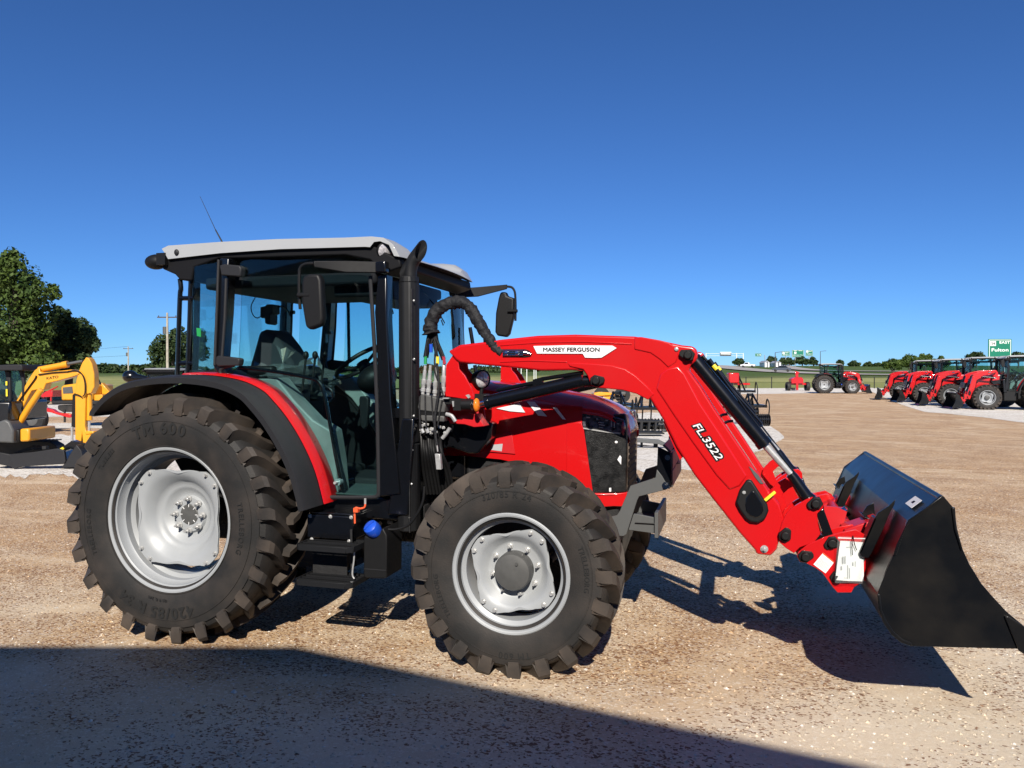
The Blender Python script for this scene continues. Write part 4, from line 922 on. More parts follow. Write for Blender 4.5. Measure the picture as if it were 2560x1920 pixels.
        bm = nb(); g = T('L', [(920, 1310), (950, 1330), (1020, 1400), (1075, 1490), (1040, 1490), (985, 1420)], -Yo - .004); prism(bm, g, -(Yo + .005), -(Yo + .002)); obj('grey_patch', bm, 'grey', ar)  # flat grey patch low on the beam
    # plastic cover with recess
    cv = T('M', [(-90, 470), (-60, 400), (60, 295), (95, 283), (130, 300), (290, 560), (298, 620), (250, 700), (180, 735), (100, 720), (60, 690), (-50, 600)], -Yo - .02)
    cv = T('M', [(-5, 395), (65, 295), (95, 283), (125, 298), (285, 545), (297, 610), (265, 690), (190, 735), (110, 725), (60, 690), (-5, 600), (-45, 520)], -Yo - .02)
    bm = nb(); prism(bm, cv, -s * (Yo + .030), -s * (Yo - .005)); obj('cover_frame', bm, 'plastic', ar, bevel=.010, seg=3)
    cv = T('M', [(50, 545), (60, 480), (120, 400), (155, 405), (235, 540), (245, 610), (215, 670), (165, 690), (95, 660), (60, 610)], -Yo - .032); bm = nb(); prism(bm, cv, -s * (Yo + .033), -s * (Yo + .02)); obj('cover_recess', bm, 'black', ar, bevel=.006)
    if s > 0:
        bm = nb(); g = T('M', [(245, 492), (355, 403), (376, 425), (270, 516)], -Yo - .03); prism(bm, g, -(Yo + .034), -(Yo + .015)); obj('level_pointer', bm, 'yellow', ar, bevel=.003)
        bm = nb(); c = T3('M', (42, 420), -Yo - .036); hexbolt(bm, c, (0, -1, 0), .007, .004, cone=False); c = T3('M', (252, 1005), -Yo - .004); hexbolt(bm, c, (0, -1, 0), .015, .012); c = T3('L', (170, 95), -Yo - .01); ell(bm, c, Vector((.012, 0, 0)), Vector((0, .006, 0)), Vector((0, 0, .012))); obj('arm_bolt', bm, 'steel', ar)
    # pin caps
    def cap(k, ctr, lobe, sc1=1.0):
        c = T3(k, ctr, -Yo - .03); l = T3(k, lobe, -Yo - .03); d = (l - c); L = d.length; d = d.normalized(); n = Vector((-d.z, 0, d.x)); r = .036 * sc1
        pts = [c + n * r * .95 - d * r * .2, c - d * r * .95 + n * r * .5, c - d * r * .95 - n * r * .5, c - n * r * .95 - d * r * .2, c + d * L * .9 - n * r * .45, c + d * L + n * 0, c + d * L * .9 + n * r * .45]
        bm = nb(); prism(bm, [(p.x, p.z) for p in pts], -s * (Yo + .030), -s * (Yo - .01)); cyl(bm, (c.x, -s * (Yo + .028), c.z), (c.x, -s * (Yo + .052), c.z), r * .66, r * .58, seg=24); obj('pin_cap', bm, 'plastic', ar, bevel=.004)
    cap('J', (1998, 372), (1905, 345)); cap('J', (1022, 645), (1110, 635)); cap('M', (785, 535), (700, 570)); cap('M', (470, 865), (505, 795), 1.0); cap('M', (955, 945), (880, 995)); cap('M', (680, 1085), (765, 1065)); cap('M', (1010, 1310), (1060, 1345))
    # lift cylinder
    lc = empty('lift_cylinder', (2.1, -s * .58, 1.5), HERO); Yc = .63
    def cp(k, p, y=Yc): q = T3(k, p, -y); return Vector((q.x, -s * y, q.z))
    bm = nb(); cyl(bm, cp('H', (1095, 875)), cp('H', (2120, 640)), .040, seg=24); cyl(bm, cp('H', (1085, 877)), cp('H', (1125, 868)), .045, seg=24); cyl(bm, cp('J', (890, 650)), cp('J', (1022, 645)), .034, seg=20); obj('cylinder_barrel', bm, 'black', lc)
    bm = nb(); cyl(bm, cp('H', (960, 905)), cp('H', (1095, 875)), .022, seg=20); obj('cylinder_rod', bm, 'chrome', lc)
    bm = nb(); tube(bm, [cp('H', (1200, 745), .64), cp('H', (1640, 660), .64), cp('H', (1700, 625), .64), cp('H', (2120, 560), .64)], .012, 10); a = cp('H', (1640, 655), .64); obox(bm, a, Vector((.03, 0, .008)), Vector((0, .015, 0)), Vector((0, 0, .02))); obj('hydraulic_pipe', bm, 'black', lc)
    # bucket cylinder
    bc = empty('bucket_cylinder', (3.6, -s * .58, 1.5), HERO)
    bm = nb(); cyl(bm, cp('L', (345, 190)), cp('L', (1085, 1085)), .040, seg=24); cyl(bm, cp('L', (270, 150)), cp('L', (345, 190)), .03, seg=20); cyl(bm, cp('L', (1050, 1043)), cp('L', (1090, 1092)), .043, seg=24)
    a, b = cp('L', (400, 190)), cp('L', (1020, 900)); tube(bm, [a + Vector((.02, 0, .015)), b + Vector((.02, 0, .015))], .008, 8); obj('cylinder_barrel', bm, 'black', bc)
    bm = nb(); cyl(bm, cp('L', (1085, 1085)), cp('L', (1370, 1400)), .020, seg=20); obj('cylinder_rod', bm, 'steel', bc)
    bm = nb(); tube(bm, [cp('L', (1350, 1385)), cp('L', (1380, 1420)), cp('L', (1510, 1620)), cp('M', (785, 535))], [.026, .028, .036, .036], 16); obj('rod_end', bm, 'black', bc)
    bm = nb(); tube(bm, [cp('L', (515, 210), .64), cp('L', (600, 320), .64), cp('L', (900, 740), .64), cp('L', (1380, 1360), .64), cp('L', (1440, 1430), .64)], .0065, 8); tube(bm, [cp('L', (508, 200), .64), cp('L', (552, 262), .64)], .012, 8); obj('level_rod', bm, 'black', bc)
    bm = nb(); tube(bm, [cp('L', (552, 262), .64), cp('L', (590, 305), .64)], .013, 8); obj('level_band', bm, 'yellow', bc)
    bm = nb()
    for q in (((610, 815), (640, 780), (700, 770)), ((655, 885), (690, 850), (760, 840))): tube(bm, cr([cp('L', p, .58) for p in q], 4), .008, 8)
    obj('hose_clamp', bm, 'black', bc)
    # quick hitch linkage
    ln = empty('loader_linkage', (4.0, -s * .6, .9), HERO)
    bm = nb(); g = T('M', [(400, 930), (405, 840), (440, 720), (480, 640), (530, 585), (600, 540), (680, 495), (740, 470), (800, 462), (850, 505), (862, 580), (800, 640), (800, 700), (835, 850), (770, 935), (700, 960), (620, 990), (560, 1050), (480, 1000)], -Yo - .01); prism(bm, g, -s * (Yo + .012), -s * (Yo - .008)); prism(bm, g, -s * Yi, -s * (Yi - .02)); obj('bell_crank', bm, 'red', ln, bevel=.003)
    bm = nb(); g = T('M', [(590, 1080), (610, 1030), (700, 960), (880, 880), (1030, 835), (1200, 800), (1300, 860), (1305, 1330), (1185, 1400), (1155, 1458), (1010, 1458), (960, 1400), (850, 1250), (780, 1200), (680, 1150), (620, 1140)], -Yo - .016); prism(bm, g, -s * (Yo + .018), -s * (Yo + .006)); prism(bm, g, -s * Yi, -s * (Yi - .012)); obj('hitch_plate', bm, 'red', ln, bevel=.003)
    bm = nb(); g = T('M', [(785, 610), (868, 590), (968, 862), (790, 932), (768, 890), (862, 858)], -Yo + .02); prism(bm, g, -s * (Yo - .02), -s * (Yi)); obj('hitch_link', bm, 'black', ln, bevel=.004)
    bm = nb(); g = T('M', [(320, 395), (400, 310), (480, 265), (540, 290), (565, 350), (500, 385), (440, 440), (470, 520), (500, 590), (450, 640), (400, 600), (300, 470)], -Yi + .03); prism(bm, g, -s * (Yi - .03), -s * (Yi - .045)); obj('hose_guard', bm, 'red', ln, bevel=.003)
    return ar
for s in (1, -1): loader(s)
# cross tube between the arms, tower
bm = nb(); c = T3('M', (200, 620), -Yi); cyl(bm, (c.x, -Yi, c.z), (c.x, Yi, c.z), .055, seg=28); H_('loader_cross_tube', bm, 'red')
for s in (1, -1):
    tw = empty('loader_tower', (1.8, -s * .5, 1.2), HERO)
    bm = nb(); g = T('H', [(655, 800), (660, 480), (740, 360), (800, 290), (840, 275), (880, 300), (920, 360), (1000, 400), (1060, 460), (900, 470), (820, 460), (790, 440), (800, 520), (860, 590), (920, 700), (955, 790), (960, 850), (930, 850), (660, 812)], -.66); prism(bm, g, -s * .662, -s * .648); prism(bm, g, -s * .50, -s * .487); obj('tower_plate', bm, 'red', tw, bevel=.003)
    bm = nb(); g = T('H', [(760, 350), (840, 285), (880, 310), (800, 440), (760, 430)], -.655); prism(bm, g, -s * .648, -s * .50); cp_ = T3('H', (885, 365), -.66); hexbolt(bm, (cp_.x, -s * .662, cp_.z), (0, -s, 0), .012, .006, cone=False); obj('tower_pin_block', bm, 'red', tw, bevel=.004)
    bm = nb(); g = T('H', [(880, 1000), (990, 1000), (1070, 1130), (960, 1140), (860, 1110), (700, 1100), (690, 1060)], -.60); prism(bm, g, -s * .605, -s * .50)
    g = T('H', [(660, 812), (960, 850), (1000, 1000), (1040, 1080), (800, 1090), (600, 1060), (600, 900)], -.50); prism(bm, g, -s * .50, -s * .47); obj('tower_base', bm, 'red_matte', tw, bevel=.004)  # red base stops short so the shaded area below stays dark
    bm = nb(); g = T('H', [(560, 1050), (700, 980), (1000, 1040), (1160, 1100), (1140, 1250), (1000, 1420), (900, 1420), (700, 1350), (480, 1420), (440, 1250)], -.46); prism(bm, g, -s * .465, -s * .36); obj('subframe', bm, 'black', tw, bevel=.01)
# ---------------- valve block, couplings, hoses ----------------
vb = empty('hydraulic_valve', (1.65, -.64, 1.4), HERO)
bm = nb(); g = T('H', [(385, 795), (430, 790), (640, 840), (655, 900), (645, 985), (560, 985), (375, 965), (355, 930), (370, 860)], -.67); prism(bm, g, -.672, -.58); g = T('H', [(385, 1010), (640, 1020), (640, 1085), (395, 1075)], -.67); prism(bm, g, -.67, -.60); obj('valve_body', bm, 'hub', vb, bevel=.008)
bm = nb(); g = T('H', [(380, 968), (650, 985), (650, 1020), (380, 1010)], -.665); prism(bm, g, -.664, -.59); obj('valve_gasket', bm, 'ink', vb)
for x, y0, y1, xt in ((412, 790, 480, 440), (468, 800, 480, 495), (540, 810, 500, 560), (628, 800, 400, 640)):
    bm = nb(); a, b = T3('H', (x, y0), -.66), T3('H', (xt, y1), -.66); d = b - a
    path = [a + d * t for t in (0, .08, .10, .20, .22, .34, .36, .50, .52, .80, .82, 1)]; tube(bm, path, [.011, .011, .0155, .0155, .012, .0145, .016, .016, .0115, .0115, .009, .009], 12); obj('hose_coupling', bm, 'steel', vb)
for k, pts, m_ in (('H', [(500, 255), (500, 345)], 'blue'), ('H', [(570, 385), (570, 470)], 'yellow'), ('H', [(443, 385), (440, 470)], 'gtag'), ('H', [(632, 385), (645, 470)], 'reflector')):
    bm = nb(); cyl(bm, T3(k, pts[0], -.67), T3(k, pts[1], -.67), .0095 if m_ != 'blue' else .011, seg=12); obj('hose_marker', bm, m_, vb)
bm = nb()
for pts in (((440, 390), (445, 300), (470, 190)), ((500, 260), (515, 200)), ((570, 390), (555, 280), (530, 190)), ((635, 390), (600, 300), (550, 190)), ((640, 840), (600, 700), (540, 540), (545, 300), (540, 180)), ((380, 810), (378, 950), (385, 1150)), ((438, 800), (440, 950), (450, 1150)), ((505, 800), (515, 960), (530, 1100)), ((620, 850), (600, 950), (570, 1130))):
    tube(bm, cr([T3('H', p, -.675) for p in pts], 4), .0055, 8)
tube(bm, cr([T3('H', p, -.69) for p in ((560, 460), (580, 620), (580, 760), (560, 900), (540, 1050), (545, 1200), (565, 1330))], 4), .0085, 8)
obj('valve_hose', bm, 'fabric', vb)
bm = nb()
for pts in (((660, 1000), (720, 1020), (760, 1080)), ((700, 1150), (660, 1210), (620, 1260)), ((455, 1150), (470, 1200)), ((400, 1160), (420, 1200))): tube(bm, cr([T3('H', p, -.66) for p in pts], 4), .012, 10)
tube(bm, [T3('H', (560, 1290), -.69), T3('H', (572, 1400), -.69)], .0045, 8)
random.seed(11)
for i in range(16): 
    c = T3('H', (random.uniform(375, 660), random.uniform(1080, 1220)), -.64 + random.uniform(-.02, .02)); hexbolt(bm, c, (0, -1, 0), random.uniform(.006, .011), .014, cone=False)
obj('hose_fitting', bm, 'steel', vb)
bm = nb(); g = T('H', [(545, 1420), (600, 1425), (615, 1590), (560, 1590)], -.69); prism(bm, g, -.70, -.67); obj('trigger_bracket', bm, 'steel', vb, bevel=.003)
bm = nb(); random.seed(5)
for i in range(9):
    x = 390 + i * 26; tube(bm, cr([T3('H', (x, 1190), -.60 + .03 * (i % 3)), T3('H', (x + 15, 1400), -.62), T3('H', (x + 30 + 8 * i, 1600), -.56), T3('H', (x + 70 + 10 * i, 1850), -.5)], 4), .010, 8)
obj('hose_bundle', bm, 'plastic', vb)
bm = nb(); P = cr([T3('H', p, -.66) for p in ((500, 150), (495, 70), (540, -60), (620, -140), (740, -190), (850, -180), (930, -110), (1000, 10), (1060, 120), (1130, 220), (1190, 300), (1262, 352))], 8)
n = len(P); rs = []
for i in range(n):
    t = i / n; r = .040 - .012 * t + (.008 * math.exp(-((t) / .05) ** 2)); rs.append(r * 1.06 * (1 + .10 * noise.noise(Vector((i * .45, 0, 0)))))
tube(bm, P, rs, 26, wob=.30, wf=5)
obj('hose_sleeve', bm, 'fabric', vb, smooth=50); bm = nb()
for pts, rr_ in ((((492, 130), (470, 250), (445, 400)), .017), (((545, 130), (560, 230), (600, 330), (635, 420)), .015), (((520, 130), (530, 240), (565, 390)), .010)): tube(bm, cr([T3('H', p, -.655) for p in pts], 4), rr_, 10)
obj('sleeve_hose', bm, 'ink', vb, smooth=50)
# lamps by the tower
lh = empty('head_lamp', (2.0, -.4, 1.65), HERO); c = T3('H', (1040, 630), -.50); ax = Vector((.80, -.58, -.05)).normalized()
bm = nb(); lathe(bm, [(0, -.075), (.03, -.07), (.05, -.045), (.058, -.01), (.06, .01), (.055, .016)], c, ax, 32); cyl(bm, c + Vector((0, 0, -.05)), c + Vector((-.01, 0, -.13)), .012); box(bm, c.x - .04, c.x + .05, c.y - .02, c.y + .02, c.z - .14, c.z - .09); obj('lamp_housing', bm, 'plastic', lh)
bm = nb(); lathe(bm, [(0, .03), (.025, .026), (.045, .016), (.052, .008)], c, ax, 32); obj('lamp_lens', bm, 'lens', lh, smooth=60)
bm = nb(); c = T3('H', (985, 905), -.70); ell(bm, c, Vector((.020, 0, 0)), Vector((0, .032, 0)), Vector((0, 0, .042))); H_('indicator_lamp', bm, 'amber')
bm = nb(); a = T3('H', (880, 900), -.68); cyl(bm, a + Vector((-.03, 0, 0)), a + Vector((.035, 0, 0)), .03, .035, seg=20); b = T3('H', (700, 860), -.67); box(bm, b.x - .035, a.x, -.67, -.63, b.z - .02, b.z + .015)
c = T3('H', (775, 900), -.68); box(bm, c.x - .02, c.x + .03, -.69, -.64, c.z - .035, c.z + .03); H_('lamp_bracket', bm, 'plastic')
bm = nb(); g = T('H', [(725, 862), (745, 862), (745, 920), (735, 925)], -.695); prism(bm, g, -.70, -.69); g = T('H', [(870, 800), (900, 790), (920, 820), (900, 835)], -.70); prism(bm, g, -.705, -.69); g = T('H', [(635, 825), (700, 825), (700, 837), (635, 837)], -.68); prism(bm, g, -.70, -.67); H_('bracket_plate', bm, 'steel')
for k, pts, y in (('C', [(725, 930), (780, 1270)], .60), ('C', [(915, 1100), (945, 1280)], .68), ('H', [(965, 480), (985, 590)], .68)):
    bm = nb(); a, b = T3(k, pts[0], y), T3(k, pts[1], y); tube(bm, [a, b], .016, 8); H_('grab_rail', bm, 'black')
# wipers
bm = nb()
for pts, y in (([(1135, 740), (1200, 930), (1205, 950), (1185, 970), (1145, 900)], -.62), ([(1500, 690), (1640, 860), (1750, 1050), (1735, 1080), (1715, 1020)], -.2)):
    tube(bm, [T3('B', p, y) for p in pts], .004, 6)
H_('wiper', bm, 'ink')
# ---------------- bucket ----------------
bk = empty('bucket', (4.5, 0, .5), HERO); YB = 1.07
side = T('N', [(800, 296), (812, 294), (832, 302), (890, 370), (905, 420), (920, 520), (955, 650), (1000, 750), (1080, 880), (1150, 962), (1250, 1070), (1365, 1165), (1440, 1225), (1500, 1400), (1340, 1318), (900, 1308), (620, 1300), (545, 1275), (480, 1222), (425, 1140), (395, 1050), (385, 950), (410, 880), (490, 690), (510, 620), (570, 500), (590, 460), (690, 385)], -YB)
for s in (1, -1):
    bm = nb(); prism(bm, side, -s * YB, -s * (YB - .012)); obj('bucket_side', bm, 'bucket', bk, bevel=.002)
    bm = nb(); g = T('N', [(1235, 1100), (1260, 1098), (1365, 1165), (1440, 1225), (1520, 1425), (1480, 1425), (1330, 1330)], -YB - .01); prism(bm, g, -s * (YB + .012), -s * (YB - .001)); obj('side_cutter', bm, 'bucket', bk, bevel=.003)
    bm = nb()
    for pts in ([(882, 372), (905, 372), (915, 520), (958, 655), (945, 660), (900, 520)], [(590, 455), (700, 380), (812, 296), (820, 308), (705, 395), (600, 470), (575, 510), (512, 690), (490, 690), (512, 620), (570, 500)], [(385, 950), (403, 955), (415, 1060), (445, 1130), (495, 1205), (555, 1255), (615, 1280), (615, 1302), (545, 1278), (480, 1225), (425, 1145), (393, 1050)]):
        g = T('N', pts, -YB - .01); prism(bm, g, -s * (YB + .010), -s * (YB - .012))
    obj('edge_strip', bm, 'bucket', bk, bevel=.003)
shell = T('N', [(815, 298), (690, 380), (588, 462), (570, 500), (520, 620), (440, 800), (388, 950), (398, 1050), (428, 1140), (482, 1220), (550, 1275), (625, 1298), (900, 1306), (1340, 1316), (1500, 1398)], -YB)
shell = [(p.x, p.y) for p in (shell and [Vector(q) for q in shell])]
low_arc = cr([(a, b, 0) for a, b in shell[6:12]], 4); shell = shell[:6] + [(p.x, p.y) for p in low_arc] + shell[12:]
bm = nb(); sheet(bm, shell, -YB + .010, YB - .010, -.010); obj('bucket_shell', bm, 'bucket', bk, smooth=20)
bm = nb(); a, b = shell[0], shell[1]; cyl(bm, (a[0], -YB + .01, a[1] - .012), (a[0], YB - .01, a[1] - .012), .016, seg=12); obj('top_lip', bm, 'bucket', bk)
# hook plates and gussets on the back
c1 = Vector((shell[2][0], 0, shell[2][1]))
d1 = (Vector((shell[3][0] - shell[2][0] + shell[5][0] - shell[4][0], 0, shell[3][1] - shell[2][1] + shell[5][1] - shell[4][1]))).normalized(); n1 = Vector((-abs(d1.z), 0, d1.x if d1.x < 0 else -d1.x)).normalized()
n1 = Vector((d1.z, 0, -d1.x)); n1 = n1 if n1.x < 0 else -n1
u1 = Vector((shell[1][0] - shell[2][0], 0, shell[1][1] - shell[2][1])).normalized()
hk = T('M', [(1612, 492), (1545, 560), (1430, 632), (1395, 690), (1240, 1045), (1262, 1085), (1330, 1100), (1360, 1060), (1490, 790), (1545, 650), (1602, 545)], -.76)
gs = T('M', [(1388, 525), (1318, 560), (1265, 640), (1300, 660), (1400, 650)], -.44); gp = T('M', [(1262, 640), (1400, 690), (1392, 702), (1255, 652)], -.44)
for Yh, Yg in ((-.76, -.44), (.40, .70)):
    bm = nb(); prism(bm, hk, Yh, Yh + .014); prism(bm, [hk[3], hk[4], (hk[4][0] + .012, hk[4][1] + .004), (hk[3][0] + .012, hk[3][1] + .004)], Yh, Yh + .10); obj('hook_plate', bm, 'bucket', bk, bevel=.002)
    bm = nb(); prism(bm, gs, Yg, Yg + .012); prism(bm, gp, Yg - .09, Yg + .09); obj('hook_gusset', bm, 'bucket', bk, bevel=.002)
# hitch carrier frame behind the bucket (red)
hc = empty('hitch_carrier', (4.0, 0, .8), HERO)
for k, yy in (((1250, 765), -.50), ((995, 512), .55)):
    c = T3('M', k, yy); bm = nb(); ax1 = Vector((.085, 0, .036)); ay1 = Vector((0, .085, 0)); az1 = Vector((-.010, 0, .025)); obox(bm, c, ax1, ay1, az1); obj('hitch_hook', bm, 'red_matte', hc, bevel=.006)
c = T3('M', (1180, 850), -.5)
bm = nb(); cyl(bm, (c.x, -.56, c.z), (c.x, .56, c.z), .028, seg=20); box(bm, c.x - .02, c.x + .01, -.56, .56, c.z - .14, c.z - .03); box(bm, c.x - .03, c.x + .03, -.03, .03, c.z - .10, c.z + .06); c2 = T3('M', (1100, 1330), -.5); cyl(bm, (c2.x, -.56, c2.z), (c2.x, .56, c2.z), .03, seg=20)
obj('hitch_cross_tube', bm, 'red_matte', hc)
c = T3('M', (1000, 690), -.2); bm = nb(); cyl(bm, c + Vector((-.05, 0, -.03)), c + Vector((.06, 0, .05)), .03, seg=16); obj('lock_cylinder', bm, 'chrome', hc)
bm = nb(); c = T3('M', (930, 760), -.3); obox(bm, c, Vector((.012, 0, -.01)), Vector((0, .02, 0)), Vector((.02, 0, .05))); obj('lock_flag', bm, 'yellow', hc)
bm = nb(); g = T('M', [(870, 560), (1000, 570), (1110, 620), (1060, 800), (960, 820), (880, 700)], -.42); prism(bm, g, -.42, -.405); obj('hitch_web', bm, 'red_matte', hc)
# stickers
st_ = empty('warning_sticker', (3.9, -.66, .5), HERO)
q = [T3('M', p, -Yo - .0195) for p in ((862, 1045), (978, 1140), (888, 1258), (762, 1165))]
bm = nb(); ext(bm, q, Vector((0, .001, 0))); obj('sticker_sheet', bm, 'paper', st_)
bm = nb(); q2_ = [T3('M', p, -Yo - .0200) for p in ((862, 1045), (978, 1140), (972, 1150), (856, 1055))]; ext(bm, q2_, Vector((0, .0004, 0))); obj('sticker_band', bm, 'orange', st_)
bm = nb()
for i in range(7):
    f = .42 + i * .075; a = Vector(q[0]).lerp(Vector(q[3]), f); b = Vector(q[1]).lerp(Vector(q[2]), f); A = a.lerp(b, .08); B = a.lerp(b, .92 - .25 * (i % 3 == 2)); up_ = (Vector(q[0]) - Vector(q[3])).normalized() * .0022
    ext(bm, [A + Vector((0, -.001, 0)), B + Vector((0, -.001, 0)), B + up_ + Vector((0, -.001, 0)), A + up_ + Vector((0, -.001, 0))], Vector((0, .0003, 0)))
obj('sticker_line', bm, 'greyink', st_)
# sticker on the bucket top
cA, cB = Vector((shell[0][0], 0, shell[0][1])), Vector((shell[2][0], 0, shell[2][1])); nn = Vector((-(cA - cB).normalized().z, 0, (cA - cB).normalized().x))
bm = nb(); sA, sB = cB.lerp(cA, .30) + nn * .014, cB.lerp(cA, .62) + nn * .014
ext(bm, [sA + Vector((0, -.98, 0)), sB + Vector((0, -.98, 0)), sB + Vector((0, -.84, 0)), sA + Vector((0, -.84, 0))], nn * .001); obj('bucket_sticker', bm, 'paper', bk)
bm = nb(); sA, sB = cB.lerp(cA, .42) + nn * .0155, cB.lerp(cA, .50) + nn * .0155; ext(bm, [sA + Vector((0, -.93, 0)), sB + Vector((0, -.93, 0)), sB + Vector((0, -.90, 0)), sA + Vector((0, -.89, 0))], nn * .0005); obj('sticker_mark', bm, 'ink', bk)
# document pouch tied to the loader: its own thing
Yp = -Yo - .052
dp = thing('document_pouch', 'clear zip bag with white paper tied to the red loader hitch beside the bucket', 'document pouch', tuple(T3('M', (1140, 1360), Yp)))
def pl(p, d=0): q = T3('M', p, Yp); q.y += d; return q
bm = nb(); rows = []
for i in range(9):
    t = i / 8; row = []
    for j in range(7):
        u = j / 6; A = Vector((1040 - 52 * t, 922 + 405 * t, 0)); B = Vector((1275 + 20 * t - 10 * t * t, 935 + 410 * t, 0)); P_ = A.lerp(B, u); row.append(pl((P_.x, P_.y), .004 * math.sin(u * 5 + t * 3)))
    rows.append(row)
grid(bm, rows); grid(bm, [[p + Vector((0, .002, 0)) for p in r] for r in rows]); obj('paper_sheet', bm, 'paper', dp, smooth=60)
bm = nb()
for (x, y, w, h) in ((1060, 1080, 14, 75), (1085, 1075, 10, 80), (1110, 1170, 10, 140), (1130, 1200, 10, 110), (1160, 1140, 16, 40), (1045, 1180, 14, 40), (1100, 980, 60, 6), (1190, 1130, 8, 60), (1080, 1300, 30, 6)):
    ext(bm, [pl((x, y), -.0055), pl((x + w, y + 2), -.0055), pl((x + w, y + h), -.0055), pl((x, y + h), -.0055)], Vector((0, .0003, 0)))
obj('paper_print', bm, 'greyink', dp)
bm = nb(); rows = []
for i in range(7):
    t = i / 6; rows.append([pl((1012 - 30 * t + (1310 - 1012 - 0 * t) * u - 15 * t * u, 870 + 480 * t + 10 * u), -.010 + .006 * math.sin(u * 7 + t * 4)) for u in [k / 6 for k in range(7)]])
grid(bm, rows); obj('zip_bag', bm, 'bag', dp, smooth=60)
bm = nb(); ext(bm, [pl((1012, 880), -.014), pl((1306, 890), -.014), pl((1306, 898), -.014), pl((1012, 890), -.014)], Vector((0, .001, 0))); obj('bag_zip', bm, 'white', dp)
bm = nb(); tube(bm, cr([pl(p, -.018) for p in ((1160, 1060), (1155, 940), (1165, 860), (1180, 940), (1205, 1010))], 4), .0022, 6); obj('cable_tie', bm, 'ink', dp)
# =================== setting ===================
def structure(o): return tag(o, kind='structure')
bm = nb(); rows = []
for r in (.0, 6, 14, 30, 70, 160, 400, 1200, 5000):
    rows.append([(CAM.x + max(r, .01) * math.cos(2 * math.pi * k / 64), CAM.y + max(r, .01) * math.sin(2 * math.pi * k / 64), 0) for k in range(64)])
grid(bm, rows, closed=True); structure(obj('ground', bm, 'soil', fixn=False))
def hz(D, u):
    """height of the land beyond the fence"""
    t = max(0, min(1, (u + .05) / .30)); t = t * t * (3 - 2 * t)
    right = 0 if D < 105 else (2.0 * (min(D, 200) - 105) / 95 + (max(0, min(D, 320) - 200)) / 120 * 3.0 + max(0, D - 320) * .004)
    left = 0 if D < 60 else (max(0, min(D, 400) - 60)) / 340 * 2.4 + max(0, D - 400) * .003
    return .004 + left * (1 - t) + right * t
def dmin(u):
    return 46 + 42 * max(0, min(1, (u + .62) / .55)) if u < .35 else 88 - 28 * max(0, min(1, (u - .45) / .3))
def P_(u, D, z): return CAM * 1 + FH * D + RT * (u * D) + Vector((0, 0, z - CAM.z))
bm = nb(); rows = []
us = [-1.6 + 3.2 * i / 90 for i in range(91)]
for j in range(34):
    row = []
    for u in us:
        d0 = dmin(u) * (1 + .01 * noise.noise(Vector((u * 30, 0, 0)))); D = d0 * (3000 / d0) ** (max(0, j - 0) / 33.0); row.append(P_(u, D, hz(D, u) + .15 * noise.noise(Vector((u * 9, D * .02, 0))) * min(1, (D - d0) / 60)))
    rows.append(row)
grid(bm, rows); structure(obj('grass_field', bm, 'grass', smooth=80))
def patch(name, lo, hi, m, z, seed, rag=.02):
    """ground patch between a near and a far edge given where the photo shows them on the flat ground, edges ragged"""
    def edge(E, k, n=220):
        out = []; xs0, xs1 = E[0][0], E[-1][0]
        for i in range(n + 1):
            x = xs0 + (xs1 - xs0) * i / n; q = 0
            while q < len(E) - 2 and x > E[q + 1][0]: q += 1
            t = (x - E[q][0]) / max(1e-6, E[q + 1][0] - E[q][0]); y = E[q][1] + (E[q + 1][1] - E[q][1]) * t; p = atG(x, y); r = (p - CAM).length
            dd = 1 + rag * (noise.noise(Vector((x * .012, k, seed))) + .8 * noise.noise(Vector((x * .06, k + 5, seed))) + .5 * noise.noise(Vector((x * .25, k + 9, seed))))
            out.append(CAM + (p - CAM) * dd)
        return out
    A, B = edge(lo, 1), edge(hi, 2); bm = nb(); rows = []
    for k in range(9):
        t = k / 8; rows.append([(a.x + (b.x - a.x) * t, a.y + (b.y - a.y) * t, z) for a, b in zip(A, B)])
    grid(bm, rows); return structure(obj(name, bm, m))
patch('gravel_area', [(-700, 1190), (250, 1188), (900, 1182), (1500, 1175), (1720, 1178), (1860, 1150), (1960, 1098)], [(-700, 1088), (250, 1087), (900, 1052), (1500, 1034), (1780, 1030), (1900, 1045), (1960, 1090)], 'white_gravel', .004, 1, .05)
patch('gravel_strip', [(-700, 1072), (260, 1071), (700, 1050)], [(-700, 1060), (260, 1058), (700, 1044)], 'white_gravel', .005, 2, .01)
patch('gravel_strip', [(-700, 1046), (260, 1042), (1100, 1014)], [(-700, 1012), (260, 1010), (1100, 998)], 'white_gravel', .006, 3, .01)
patch('gravel_area', [(1600, 986), (1870, 985.5), (2060, 982.5), (2178, 979), (2254, 1012), (2311, 1030), (2444, 1042), (2600, 1062), (3200, 1100)], [(1600, 971), (1870, 971), (2200, 968), (2700, 969), (3200, 975)], 'white_gravel', .007, 4, .008)
